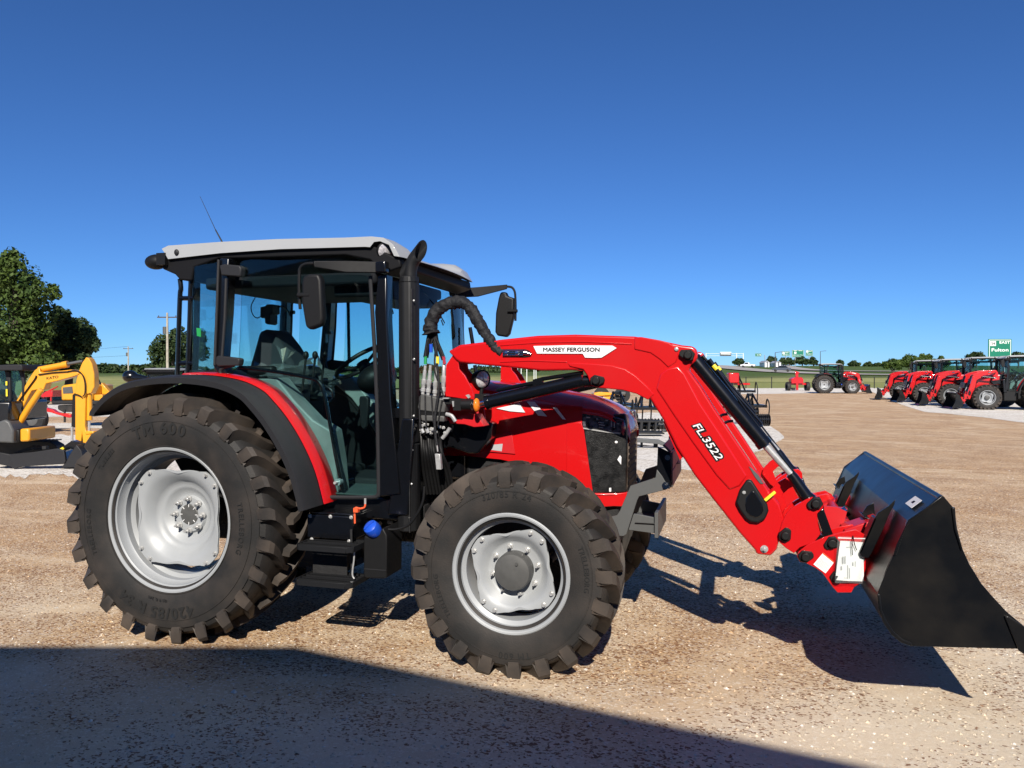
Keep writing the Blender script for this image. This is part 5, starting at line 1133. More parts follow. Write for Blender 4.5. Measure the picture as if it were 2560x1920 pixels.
# road on the slope
def road(name, path, w):
    bm = nb(); L = []; Rr = []
    pts = [P_((x - CX) / FPX, D, 0) for x, D in path]; pts = cr(pts, 10)
    for i, p in enumerate(pts):
        t = (pts[min(i + 1, len(pts) - 1)] - pts[max(i - 1, 0)]).normalized(); n = Vector((-t.y, t.x, 0))
        for side, acc in ((1, L), (-1, Rr)):
            q = p + n * w * side; rel = q - CAM; D = rel.dot(FH); u = rel.dot(RT) / D; acc.append((q.x, q.y, hz(D, u) + .22))
    mid = [((a[0] + b[0]) / 2, (a[1] + b[1]) / 2, (a[2] + b[2]) / 2 + .02) for a, b in zip(L, Rr)]
    grid(bm, [L, mid, Rr]); return structure(obj(name, bm, 'road', smooth=80))
road('road', [(1560, 420), (1760, 330), (1850, 245), (1960, 200), (2080, 178), (2300, 165), (2900, 150)], 5)
road('road', [(1930, 420), (1955, 300), (2000, 240), (2080, 215), (2300, 205)], 3.5)
# ---------------- vegetation ----------------
def leaves(bm, clumps, n, size, seed, flat=.35):
    random.seed(seed); tot = sum((c[1].x * c[1].y * c[1].z) ** .667 for c in clumps)
    for c, r in clumps:
        k = int(n * (r.x * r.y * r.z) ** .667 / tot)
        for _ in range(k):
            d = Vector((random.gauss(0, 1), random.gauss(0, 1), random.gauss(0, 1))).normalized()
            q = .72 + .33 * random.random() if random.random() < .8 else random.random() * .8
            q *= 1 + .28 * noise.noise(d * 2.6 + c)
            p = c + Vector((d.x * r.x, d.y * r.y, d.z * r.z)) * q
            nn = (d * .7 + Vector((random.gauss(0, .5), random.gauss(0, .5), random.gauss(.35, .5)))).normalized()
            a = nn.orthogonal().normalized(); b = nn.cross(a); an = random.random() * 6.28; a, b = a * math.cos(an) + b * math.sin(an), b * math.cos(an) - a * math.sin(an)
            s = size * random.uniform(.6, 1.35)
            vs = [bm.verts.new(p + a * s), bm.verts.new(p + b * s * .6), bm.verts.new(p - a * s), bm.verts.new(p - b * s * .6)]
            bm.faces.new(vs)
def tree(label, clumps, D, trunk, n, size, seed, m='leaf', group=None):
    """clumps in photo pixels: (x, y, rx, ry); trunk: (x, y_bottom, radius in metres)"""
    f = D / FPX; cl = []
    random.seed(seed)
    for x, y, rx, ry in clumps:
        c = atD(x, y, D + random.uniform(-1, 1) * rx * f * .6); cl.append((c, Vector((rx * f, rx * f * .9, ry * f))))
    gz = hz(D, (trunk[0] - CX) / FPX) if D > 60 else 0
    b = atD(trunk[0], CY, D); b.z = gz
    t = thing('tree', label, 'tree', tuple(b), group)
    sub = []
    for c, r in cl:
        for _ in range(7):
            d = Vector((random.gauss(0, 1), random.gauss(0, 1), random.gauss(0, 1))).normalized(); sub.append((c + Vector((d.x * r.x, d.y * r.y, d.z * r.z)) * .72, r * random.uniform(.28, .46)))
        sub.append((c, r * .75))
    bm = nb(); leaves(bm, sub, n, size, seed); obj('crown', bm, m, t, fixn=False)
    bm = nb(); top_ = cl[0][0]; tube(bm, cr([b + Vector((0, 0, -.2)), b.lerp(top_, .4) + Vector((trunk[2] * .5, 0, 0)), top_], 4), [trunk[2] * (1 - .07 * i) for i in range(9)], 8)
    for c, r in cl[1:4]:
        s0 = b.lerp(top_, .35); tube(bm, [s0, s0.lerp(c, .5) + Vector((0, 0, .2)), c], [trunk[2] * .5, trunk[2] * .35, trunk[2] * .15], 6)
    obj('trunk', bm, 'bark', t); return t
tree('tall broad green tree at the left edge, highest of all the trees', [(40, 720, 85, 90), (-70, 730, 110, 100), (95, 790, 62, 70), (20, 830, 110, 80), (-110, 850, 120, 90), (60, 890, 90, 60), (130, 730, 22, 26)], 46, (10, 1000, .45), 34000, .12, 1, 'leaf')
tree('dark tree leaning right from the tall tree, above the yellow boom', [(175, 850, 55, 62), (130, 870, 60, 60), (215, 850, 30, 45), (190, 910, 48, 40), (148, 790, 30, 30)], 50, (165, 1000, .3), 20000, .12, 2, 'leaf2')
tree('grey green tree behind the wooden utility pole with a transformer', [(430, 870, 48, 45), (478, 868, 42, 52), (395, 885, 32, 40), (450, 835, 25, 20), (400, 930, 60, 22)], 92, (430, 960, .3), 9000, .20, 3, 'leaf2')
far = [((1846, 903, 15, 10), 'small round tree left of the white sheds on the far hill'), ((1930, 900, 14, 12), 'tree behind the first white shed on the far hill'), ((1958, 903, 12, 9), 'tree between the two white sheds on the far hill'),
       ((1972, 903, 15, 9), 'low tree under the leftmost wide green sign'), ((2005, 900, 24, 11), 'wide dark tree below the largest far green sign'), ((2033, 902, 14, 10), 'dark tree below the rightmost far green sign'),
       ((2100, 905, 9, 7), 'tiny round tree just above the roof of the distant tractor'), ((2135, 909, 17, 7), 'low tree above the loader of the distant tractor'), ((2172, 911, 14, 6), 'small hillside tree left of the bushy slope'), ((2195, 911, 12, 5), 'small tree at the foot of the bushy slope')]
for i, ((x, y, rx, ry), lab) in enumerate(far):
    tree(lab, [(x, y, rx * .7, ry), (x - rx * .5, y + ry * .3, rx * .5, ry * .7), (x + rx * .5, y + ry * .35, rx * .5, ry * .7)], 300, (x, 914, .3), 900, .5, 20 + i, 'leaf2', 'trees on the far hill')
for i, (x, y, rx, ry, lab) in enumerate(((2232, 908, 26, 15, 'bushy tree at the left end of the slope behind the tractor row'), (2275, 900, 30, 18, 'bushy tree behind the raised loader arms of the tractor row'), (2312, 900, 26, 16, 'bushy green tree left of the tallest cab in the tractor row'), (2350, 905, 26, 15, 'tree hidden partly by the tallest cab in the row'))):
    tree(lab, [(x, y, rx * .7, ry), (x - rx * .5, y + ry * .3, rx * .5, ry * .7), (x + rx * .5, y + ry * .35, rx * .5, ry * .7)], 150, (x, 925, .25), 3500, .22, 40 + i, 'leaf', 'trees behind the row of tractors')
for i, (x, lab) in enumerate(((2440, 'dark tree left of the large green road sign'), (2545, 'dark tree right of the large green road sign'))):
    tree(lab, [(x, 888, 20, 9), (x - 14, 892, 12, 8), (x + 14, 893, 12, 8)], 260, (x, 905, .3), 900, .45, 50 + i, 'leaf2', 'trees by the large road sign')
# far woods that read as one mass
bm = nb(); random.seed(9); cl = []
for x in range(-300, 1570, 14):
    h = 9 + 5 * noise.noise(Vector((x * .02, 0, 0))) + 3 * random.random(); h *= (1.25 if 230 < x < 420 else 1.0)
    D = 330 + 30 * random.random(); c = atD(x, 937 - h * .9, D); f = D / FPX; cl.append((c, Vector((11 * f, 11 * f, h * f))))
leaves(bm, cl, 26000, .9, 77); tag(obj('distant_woods', bm, 'leaf2', fixn=False), 'low line of dark woods along the far edge of the fields', 'woods', kind='stuff')
# loose stones and chips on the lot
for nm, m_, sd, n in (('loose_gravel', 'soil', 5, 15000), ('loose_gravel', 'white_gravel', 6, 3500)):
    bm = nb(); random.seed(sd)
    for _ in range(n):
        D = 2.6 * (14 / 2.6) ** (random.random() ** .8); u = random.uniform(-.8, .8); p = P_(u, D, 0); s = random.uniform(.003, .011) * (1 + D * .03) * (1.8 if random.random() < .04 else 1); a = random.random() * 6.28; k = random.uniform(.4, 1)
        ax_ = Vector((math.cos(a), math.sin(a), random.uniform(-.2, .2))) * s; ay_ = Vector((-math.sin(a), math.cos(a), random.uniform(-.2, .2))) * s * k
        v = [bm.verts.new(p + ax_), bm.verts.new(p + ay_), bm.verts.new(p - ax_ * .9), bm.verts.new(p - ay_), bm.verts.new(p + Vector((0, 0, s * random.uniform(.3, .8))))]
        for i in range(4): bm.faces.new((v[i], v[(i + 1) % 4], v[4]))
    tag(obj(nm, bm, m_, fixn=False), 'loose stones and chips scattered over the lot', 'gravel', kind='stuff')
# ---------------- the shop building behind the viewer (its gable throws the near shadow) ----------------
shop = thing('shop_building', 'dark metal shop building with gable roof behind the viewer', 'building', (2.41, -7.1, 0))
mS, hw_, pk, dp_ = .163, 8.0, 4.4, 16.0
RZ = Matrix.Translation(Vector((.831 + .36 * 4.4, -.834 - 1.42 * 4.4, 0))) @ Matrix.Rotation(R_(1.7), 4, 'Z')
def rz(bm): bmesh.ops.transform(bm, matrix=RZ, verts=bm.verts)
ez = pk - mS * hw_
bm = nb(); prism(bm, [(-hw_ + .3, 0), (-2.6, 0), (-2.6, 3.0), (2.6, 3.0), (2.6, 0), (hw_ - .3, 0), (hw_ - .3, ez - .15), (0, pk - .2), (-hw_ + .3, ez - .15)], -.35, -.2); box(bm, -hw_ + .3, -hw_ + .45, -dp_, -.35, 0, ez - .1); box(bm, hw_ - .45, hw_ - .3, -dp_, -.35, 0, ez - .1); prism(bm, [(-hw_ + .3, 0), (hw_ - .3, 0), (hw_ - .3, ez - .15), (0, pk - .2), (-hw_ + .3, ez - .15)], -dp_ - .15, -dp_); rz(bm); obj('wall', bm, 'siding', shop)
bm = nb(); prism(bm, [(-hw_, ez), (0, pk), (hw_, ez), (hw_, ez - .12), (0, pk - .12), (-hw_, ez - .12)], -dp_ - .4, 0); rz(bm); obj('roof', bm, 'roof', shop)
bm = nb(); box(bm, -2.6, 2.6, -.5, -.45, 0, 3.0); rz(bm); obj('door', bm, 'siding', shop)
# =================== other tractors (same make) ===================
LOAD = ('loader_arm', 'lift_cylinder', 'bucket_cylinder', 'loader_linkage', 'loader_cross_tube', 'bucket', 'hitch_carrier', 'warning_sticker')
PIV = Vector((1.78, 0, 1.72)); RL = Matrix.Rotation(R_(10.5), 3, 'Y'); SL = Vector((.74, 1, 1))
SKIP = ('sidewall_lettering', 'hub_mark', 'wheel_nut', 'rim_bolt', 'shield_rivet', 'shield_seam', 'hydraulic_valve', 'wiper', 'cab_wire', 'coat_hook', 'pedal', 'control_lever', 'box_bolt', 'chassis_bolt', 'drain_cap', 'tank_hose', 'antenna', 'name_lettering', 'model_outline', 'arm_bolt', 'level_pointer', 'hose_clamp', 'sticker_line', 'sticker_band', 'sticker_mark', 'grille_sticker', 'hood_sticker', 'door_tag', 'pull_pin', 'orange_latch', 'rear_screen', 'film_knot', 'indicator_lamp', 'bracket_plate', 'lamp_bracket', 'step_stay', 'door_bolt', 'roof_plug', 'lock_flag', 'level_rod', 'level_band', 'hydraulic_pipe', 'warning_sticker', 'guard_bolt', 'fender_lamp')
def lower(o, c):
    if c.parent is not None and c.parent.parent is None and o.name.split('.')[0] in LOAD:
        c.location = PIV + RL @ ((Vector(o.location) - PIV) * SL); c.rotation_euler = RL.to_euler(); c.scale = SL
def park(label, px, D, off, ang, group=None, skip=(), scale=1.0, z=0.0):
    """off: distance from the root to the point seen at px; ang: heading from the image's right, positive away from the viewer"""
    h = RT * math.cos(R_(ang)) + FH * math.sin(R_(ang)); p = P_((px - CX) / FPX, D, z) - h * off
    c = copy_tree(HERO, None, SKIP + tuple(skip), lower); c['label'] = label
    if group: c['group'] = group
    c.location = p; c.rotation_euler = (0, 0, math.atan2(h.y, h.x)); c.scale = (scale,) * 3; return c
park('distant red tractor facing right, standing alone on the white gravel before the fence', 2127, 66, 2.235, -14)
labs = ['nearest tractor of the row facing left at the right edge', 'second nearest red tractor in the row facing left', 'third red tractor in the row facing left', 'farthest red tractor in the row, its bucket leftmost']
for (px, D, aa), lab in zip(((2456, 36.8, 18), (2372, 40.6, 23), (2303, 45.5, 17), (2250, 50.0, 25)), labs): park(lab, px, D, 2.235, 180 - aa, 'red loader tractors parked in a row at the right')
park('small white roofed tractor seen past the rear fender of the large tractor', 424, 21.5, 0.2, 80, None, LOAD + ('loader_tower', 'side_mirror', 'head_lamp'), .72)
# =================== mini excavators and implements at the left ===================
def fs(bm, k, pts, D, th, mi=0): ext(bm, [atD(*zp(k, p), D - th / 2) for p in pts], FH * th, mi)
def ft(bm, k, pts, D, r, seg=8): tube(bm, [atD(*zp(k, p), D) for p in pts], r, seg)
DE = 14.0
ex1 = thing('mini_excavator', 'yellow mini excavator with bent boom, black cab and dozer blade at the left edge', 'excavator', tuple(P_(-.63, DE, 0)))
bm = nb(); fs(bm, 'O', [(80, 925), (150, 770), (230, 640), (350, 425), (420, 320), (460, 292), (485, 295), (490, 340), (520, 348), (820, 318), (860, 312), (960, 345), (965, 370), (900, 395), (700, 450), (560, 482), (530, 560), (490, 545), (440, 560), (385, 570), (345, 640), (270, 800), (210, 880), (150, 972)], DE, .20); obj('boom', bm, 'excav', ex1, bevel=.012)
bm = nb(); fs(bm, 'O', [(1050, 160), (1085, 175), (1120, 240), (1148, 360), (1150, 520), (1110, 600), (1045, 612), (1035, 1000), (1050, 1065), (1100, 1060), (1110, 1110), (1060, 1210), (1010, 1210), (1000, 1110), (990, 1190), (915, 1165), (915, 620), (930, 440), (960, 330), (1000, 230)], DE, .17); fs(bm, 'O', [(1040, 1060), (1140, 1065), (1145, 1085), (1100, 1100), (1040, 1105)], DE, .2); obj('stick', bm, 'excav', ex1, bevel=.012)
bm = nb(); ft(bm, 'O', [(480, 312), (820, 248)], DE, .055, 14); ft(bm, 'O', [(770, 256), (830, 245)], DE, .062, 14); obj('arm_cylinder', bm, 'excav', ex1)
bm = nb(); ft(bm, 'O', [(820, 245), (1010, 210)], DE, .028, 12); obj('cylinder_rod', bm, 'grey', ex1)
bm = nb(); ft(bm, 'O', [(500, 560), (350, 780), (240, 960)], DE - .16, .055, 12); ft(bm, 'O', [(240, 960), (190, 1075)], DE - .16, .05, 12); obj('boom_cylinder', bm, 'excav', ex1)
bm = nb(); ft(bm, 'O', [(1090, 610), (1092, 930)], DE, .05, 12); obj('bucket_cylinder', bm, 'excav', ex1)
bm = nb(); ft(bm, 'O', [(1088, 930), (1086, 1060)], DE, .022, 10); ft(bm, 'O', [(878, 1010), (880, 1190)], DE, .022, 10); obj('bucket_rod', bm, 'steel', ex1)
bm = nb(); fs(bm, 'O', [(885, 620), (915, 600), (915, 1020), (870, 1020)], DE + .1, .05)
for pts in (((830, 335), (930, 325), (1000, 370), (1035, 470), (1035, 600), (1010, 640)), ((440, 385), (430, 420), (350, 530), (200, 740), (120, 870)), ((470, 375), (640, 350), (830, 338)), ((905, 610), (960, 625), (1000, 650)), ((120, 880), (200, 740), (270, 760), (270, 820))): ft(bm, 'O', [tuple(q[:2]) for q in cr([(a, b, 0) for a, b in pts], 4)], DE - .12, .012, 6)
obj('hydraulic_hose', bm, 'plastic', ex1)
bm = nb(); fs(bm, 'O', [(700, 1275), (770, 1250), (870, 1180), (920, 1190), (1060, 1215), (1110, 1190), (1115, 1230), (1030, 1300), (980, 1320), (860, 1280), (720, 1330), (690, 1310)], DE - .05, .22); obj('bucket_linkage', bm, 'black', ex1, bevel=.01)
bm = nb(); fs(bm, 'O', [(705, 1290), (765, 1255), (780, 1280), (720, 1325)], DE - .18, .02); obj('linkage_mark', bm, 'yellow', ex1)
bm = nb(); fs(bm, 'O', [(930, 1225), (990, 1300), (1040, 1490), (1030, 1505), (740, 1510), (800, 1440), (840, 1360)], DE - .15, .42); obj('bucket', bm, 'grey_plastic', ex1, bevel=.02)
bm = nb(); fs(bm, 'O', [(120, 1345), (400, 1320), (690, 1275), (780, 1300), (800, 1430), (780, 1465), (500, 1480), (250, 1500), (170, 1525), (130, 1500)], DE - .35, .06); fs(bm, 'O', [(-120, 1300), (130, 1350), (140, 1500), (-150, 1440)], DE - .3, .06); obj('dozer_blade', bm, 'grey_plastic', ex1, bevel=.01)
bm = nb(); fs(bm, 'O', [(150, 1330), (400, 1240), (560, 1250), (560, 1290), (400, 1290), (200, 1345)], DE, .10); obj('blade_arm', bm, 'dark', ex1, bevel=.01)
for dd, nm in ((-.62, 'near'), (.62, 'far')):
    bm = nb(); fs(bm, 'O', [(-900, 1215 - dd * 60), (600, 1215 - dd * 40), (680, 1260 - dd * 40), (700, 1320 - dd * 60), (660, 1380 - dd * 70), (-900, 1420 - dd * 60)], DE + dd + .1, .28)
    for i in range(34): x = -890 + i * 46; fs(bm, 'O', [(x, 1208 - dd * 58 + .0), (x + 22, 1208 - dd * 58), (x + 22, 1222 - dd * 58), (x, 1222 - dd * 58)], DE + dd + .1, .29)
    if dd > 0: obj('track', bm, 'tyre', ex1, bevel=.02)
    else: bm.free()
bm = nb(); fs(bm, 'O', [(240, 1035), (355, 1030), (360, 1180), (330, 1190), (240, 1195)], DE, .8); obj('slew_cover', bm, 'excav', ex1, bevel=.03)
bm = nb(); fs(bm, 'O', [(-900, 1060), (238, 1040), (238, 1195), (-900, 1200)], DE + .1, 1.0); obj('slew_base', bm, 'plastic', ex1, bevel=.03)
bm = nb(); fs(bm, 'O', [(-60, 960), (60, 920), (110, 950), (160, 1050), (160, 1210), (-60, 1200)], DE - .25, .5); obj('swing_post', bm, 'grey', ex1, bevel=.03)
bm = nb(); fs(bm, 'O', [(-800, 700), (130, 700), (120, 950), (-800, 1040)], DE + .1, 1.1); obj('machine_body', bm, 'black', ex1, bevel=.04)
cb = empty('cab', tuple(P_(-.66, DE, 1.2)), ex1)
bm = nb()
fs(bm, 'O', [(-560, 262), (0, 255), (90, 250), (250, 248), (270, 262), (275, 325), (0, 325), (-560, 330)], DE + .2, 1.0)
for dd in (-.28, .68):
    for pts in ([(225, 320), (275, 320), (300, 480), (290, 700), (262, 700), (262, 480)], [(50, 320), (66, 320), (120, 330), (135, 700), (90, 700), (80, 500)], [(-560, 320), (-520, 320), (-520, 720), (-560, 720)]): fs(bm, 'O', pts, DE + .2 + dd, .06)
obj('cab_frame', bm, 'grey_plastic', cb, bevel=.02)
bm = nb()
for dd in (-.27, .67): fs(bm, 'O', [(-520, 325), (230, 325), (265, 480), (265, 700), (-520, 700)], DE + .2 + dd, .01)
obj('cab_glass', bm, 'glass', cb)
bm = nb(); fs(bm, 'O', [(68, 455), (88, 455), (88, 505), (68, 505)], DE - .13, .01); fs(bm, 'O', [(70, 550), (90, 550), (92, 638), (72, 638)], DE - .13, .01); obj('cab_marker', bm, 'yellow', cb)
bm = nb(); fs(bm, 'O', [(-300, 560), (-40, 560), (0, 640), (10, 720), (-300, 720)], DE + .3, .5); obj('operator_seat', bm, 'seat', cb, bevel=.04)
bm = nb(); a, b = atD(*zp('O', (568, 420)), DE - .102), atD(*zp('O', (712, 400)), DE - .102); put_text(bm, 'KATO', (a + b) / 2, b - a, Vector((0, 0, 1)), .045, .03, width=(b - a).length); obj('boom_lettering', bm, 'ink', ex1, fixn=False)
D2 = 25.0
ex2 = thing('mini_excavator', 'second yellow machine farther back behind the bent boom', 'excavator', tuple(P_(-.58, D2, 0)))
bm = nb(); fs(bm, 'O', [(740, 520), (780, 500), (920, 482), (1130, 500), (1130, 690), (745, 690)], D2, 1.3); obj('engine_cover', bm, 'excav', ex2, bevel=.05)
bm = nb(); fs(bm, 'O', [(765, 530), (880, 518), (890, 600), (770, 605)], D2 - .66, .01); obj('cover_vent', bm, 'hub', ex2)
bm = nb(); fs(bm, 'O', [(620, 695), (900, 690), (1260, 690), (1260, 745), (630, 735)], D2, 1.4); obj('undercarriage', bm, 'dark', ex2, bevel=.03)
bm = nb(); fs(bm, 'O', [(700, 745), (1280, 745), (1300, 790), (1260, 830), (760, 830), (700, 800)], D2 + .5, .35); fs(bm, 'O', [(700, 745), (1280, 745), (1300, 790), (1260, 830), (760, 830), (700, 800)], D2 - .5, .30); obj('track', bm, 'tyre', ex2, bevel=.04)
bm = nb(); fs(bm, 'O', [(1120, 620), (1250, 615), (1250, 690), (1120, 692)], D2 - .3, .5); fs(bm, 'O', [(1190, 600), (1230, 590), (1235, 470), (1340, 590), (1335, 612), (1190, 612)], D2, .2); obj('boom', bm, 'excav', ex2, bevel=.02)
bm = nb(); ft(bm, 'O', [(1150, 360), (1215, 480), (1220, 590)], D2, .05); ft(bm, 'O', [(1120, 400), (1150, 600)], D2, .04); obj('roof_guard', bm, 'dark', ex2)
D3 = 22.0
tr = thing('farm_implement', 'red towed implement with long drawbar and black wheel behind the yellow boom', 'farm implement', tuple(P_(-.62, D3, 0)))
bm = nb(); fs(bm, 'O', [(420, 765), (500, 765), (640, 800), (680, 830), (770, 850), (800, 845), (865, 860), (870, 895), (840, 900), (700, 862), (620, 835), (500, 815), (420, 825)], D3, .16); fs(bm, 'O', [(120, 740), (430, 760), (430, 830), (120, 830)], D3 + .4, .6); obj('drawbar', bm, 'red', tr, bevel=.01)
bm = nb(); c = atD(*zp('O', (405, 900)), D3); z_ = .40; c.z = .40; lathe(bm, [(z_ * .45, -.1), (z_ * .9, -.12), (z_, -.08), (z_, .08), (z_ * .9, .12), (z_ * .45, .1)], c, FH, 28); obj('tyre', bm, 'tyre', tr)
bm = nb(); lathe(bm, [(.001, -.09), (z_ * .30, -.11), (z_ * .47, -.10), (z_ * .47, .06)], c, FH, 24); obj('wheel_rim', bm, 'hub', tr)
bm = nb(); ft(bm, 'O', [(790, 800), (790, 955)], D3, .03); obj('jack_stand', bm, 'dark', tr)
D4 = 42.0
t4 = thing('farm_implement', 'small far red implement beyond the yellow boom, on the edge of the grass', 'farm implement', tuple(P_(-.60, D4, 0)))
bm = nb(); fs(bm, 'O', [(500, 620), (560, 575), (640, 565), (640, 645), (500, 650)], D4, 1.2); fs(bm, 'O', [(520, 645), (540, 645), (540, 700), (520, 700)], D4 + .5, .1); fs(bm, 'O', [(610, 645), (625, 645), (625, 700), (610, 700)], D4 - .5, .1); fs(bm, 'O', [(560, 580), (700, 510), (705, 520), (575, 595)], D4, .1); obj('implement_body', bm, 'red', t4, bevel=.04)
bm = nb(); fs(bm, 'O', [(480, 690), (660, 690), (660, 705), (480, 705)], D4, .9)
c = P_((zp('O', (530, 0))[0] - CX) / FPX, D4, .38); lathe(bm, [(.2, -.1), (.38, -.1), (.38, .1), (.2, .1)], c, FH, 20); obj('implement_frame', bm, 'dark', t4)
# power poles
def pole(label, px, ytop, D, r, xf=True, tf=None):
    u = (px - CX) / FPX; b = P_(u, D, hz(D, u) if D > 60 else 0); t = thing('utility_pole', label, 'utility pole', tuple(b)); ztop = atD(px, ytop, D).z
    bm = nb(); tube(bm, [b, Vector((b.x, b.y, ztop))], [r, r * .6], 10); obj('pole_shaft', bm, 'wood', t)
    if xf:
        bm = nb(); c = Vector((b.x, b.y, ztop - .5)); obox(bm, c, RT * 1.1, FH * .06, Vector((0, 0, .06)))
        for k in (-.95, 0, .95): cyl(bm, c + RT * k, c + RT * k + Vector((0, 0, .2)), .05)
        obj('cross_arm', bm, 'bark', t)
    if tf: bm = nb(); c = atD(px - tf[0], tf[1], D); cyl(bm, c + Vector((0, 0, -.4)), c + Vector((0, 0, .4)), .26, seg=16); obj('transformer', bm, 'grey', t)
    return b
pole('wooden utility pole with a grey transformer in front of the round tree', 419, 782, 85, .17, True, (6, 826))
pole('thin far utility pole standing alone between the trees at left', 321, 866, 170, .18, True, (3, 886))
bm = nb(); a = atD(0, 905, 120); 
for y0, y1, y2 in ((890, 897, 889), (870, 880, 866)):
    P = [atD(*p, 170) for p in ((-200, y0), (100, y1), (321, y2))]; tube(bm, cr(P, 8), .02, 4)
tag(obj('power_line', bm, 'ink'), 'thin wires running left from the far utility pole', 'power line')
# ---------------- implements in the middle ----------------
def implement(label, x0, x1, ytop, ybase, seed, red=False):
    D = CAM.z * FPX / (ybase - 934.0); f = D / FPX; w = (x1 - x0) * f; h = (ybase - ytop) * f; random.seed(seed)
    c = P_(((x0 + x1) / 2 - CX) / FPX, D, 0); t = thing('tillage_implement', label, 'farm implement', tuple(c))
    def q(a, b, z): return c + RT * a + FH * b + Vector((0, 0, z))
    bm = nb(); d = .9
    for b in (-d / 2, 0, d / 2): obox(bm, q(0, b, h * .62), RT * w * .5, FH * .04, Vector((0, 0, .04)))
    for a in (-.48, -.2, .2, .48): obox(bm, q(a * w, 0, h * .62), RT * .04, FH * d * .5, Vector((0, 0, .045)))
    for a in (-.2, .2): tube(bm, [q(a * w, d * .4, h * .62), q(a * w * .5, d * .1, h), q(a * w, -d * .45, h * .62)], .035, 6)
    obox(bm, q(0, d * .1, h * .97), RT * w * .14, FH * .04, Vector((0, 0, .05))); obj('tool_frame', bm, 'black', t)
    n = max(4, int(w / .28))
    for i in range(n):
        a = -w * .48 + w * .96 * i / (n - 1); b = (-d / 2, 0, d / 2)[i % 3]; bm = nb(); P = cr([q(a, b, h * .62), q(a, b - .12, h * .85), q(a, b - .34, h * .66), q(a, b - .24, h * .25), q(a, b - .02, .03)], 4); tube(bm, P, .022, 6); obox(bm, q(a, b - .03, .06), RT * .05, FH * .02, Vector((0, 0, .06))); obj('tine', bm, 'dark', t)
    bm = nb(); tube(bm, [q(-w * .5, -d * .75, .2), q(w * .5, -d * .75, .2)], .12, 12)
    for i in range(12): a = -w * .5 + w * i / 11; lathe(bm, [(.12, -.01), (.2, -.01), (.2, .01), (.12, .01)], q(a, -d * .75, .2), RT, 14)
    obj('roller', bm, 'black', t)
    if red:
        bm = nb(); obox(bm, q(-w * .1, 0, h * .95), RT * w * .16, FH * .2, Vector((0, 0, h * .13))); obj('seed_box', bm, 'red', t, bevel=.04)
        bm = nb(); obox(bm, q(w * .2, .1, h * .80), RT * w * .25, FH * .05, Vector((0, 0, .04))); obj('red_bar', bm, 'red', t)
    return t
implement('black cultivator with curved tines behind the hood of the large tractor', 1500, 1585, 980, 1062, 1)
implement('black cultivator beside the first, half hidden by the loader arm', 1572, 1660, 985, 1076, 2)
implement('black implement with red box visible right of the loader arm', 1800, 1880, 940, 1040, 3, True)
implement('black implement nearer, standing by the hydraulic cylinder of the loader', 1850, 1905, 985, 1062, 4)
D5 = 17.5; sf = thing('steel_frame', 'dark grey steel frame lying on the white gravel beyond the grille guard', 'steel frame', tuple(P_(.19, D5, 0)))
bm = nb(); fs(bm, 'J', [(1400, 1255), (1700, 1275), (1790, 1320), (1780, 1350), (1680, 1320), (1400, 1295)], D5, .15); obj('top_bar', bm, 'grey', sf, bevel=.01)
bm = nb(); fs(bm, 'J', [(1400, 1320), (1690, 1345), (1690, 1365), (1400, 1345)], D5 + .5, .1); fs(bm, 'J', [(1500, 1290), (1520, 1290), (1520, 1400), (1500, 1400)], D5 + .2, .1); fs(bm, 'J', [(1640, 1300), (1680, 1300), (1680, 1410), (1640, 1410)], D5 + .2, .1); fs(bm, 'J', [(1400, 1385), (1700, 1395), (1700, 1410), (1400, 1405)], D5 + .2, .12); obj('lower_bar', bm, 'dark', sf, bevel=.01)
sf = thing('steel_frame', 'low black rack on the white gravel between the cultivators and the grey frame', 'steel frame', tuple(P_(.18, 22, 0)))
bm = nb(); fs(bm, 'J', [(1400, 1065), (1730, 1075), (1730, 1090), (1400, 1085)], 22, .8); fs(bm, 'J', [(1400, 1190), (1750, 1200), (1750, 1215), (1400, 1210)], 21, .5); obj('rack_bar', bm, 'dark', sf)
for x in (1500, 1580, 1650):
    bm = nb(); fs(bm, 'J', [(x, 1085), (x + 22, 1085), (x + 12, 1200), (x - 10, 1200)], 21.6, .15); obj('rack_leg', bm, 'dark', sf)
D6 = 45; og = thing('telehandler', 'orange and yellow machine far behind the cultivators under the loader arm', 'machine', tuple(P_(.13, D6, 0)))
bm = nb(); fs(bm, 'J', [(1000, 775), (1060, 765), (1230, 775), (1225, 800), (1010, 815), (1000, 800)], D6, 1.4); fs(bm, 'J', [(1040, 815), (1200, 810), (1200, 850), (1040, 850)], D6, 1.2); obj('machine_body', bm, 'excav', og, bevel=.05)
bm = nb(); fs(bm, 'J', [(1235, 762), (1340, 762), (1340, 795), (1235, 800)], D6, 1.0); obj('machine_cab', bm, 'grey', og, bevel=.05)
bm = nb()
for x in (1080, 1300): c = P_((zp('J', (x, 0))[0] - CX) / FPX, D6, .45); lathe(bm, [(.2, -.15), (.45, -.15), (.45, .15), (.2, .15)], c, FH, 20)
fs(bm, 'J', [(1060, 840), (1330, 800), (1330, 830), (1060, 860)], D6, .5); obj('axle', bm, 'dark', og)
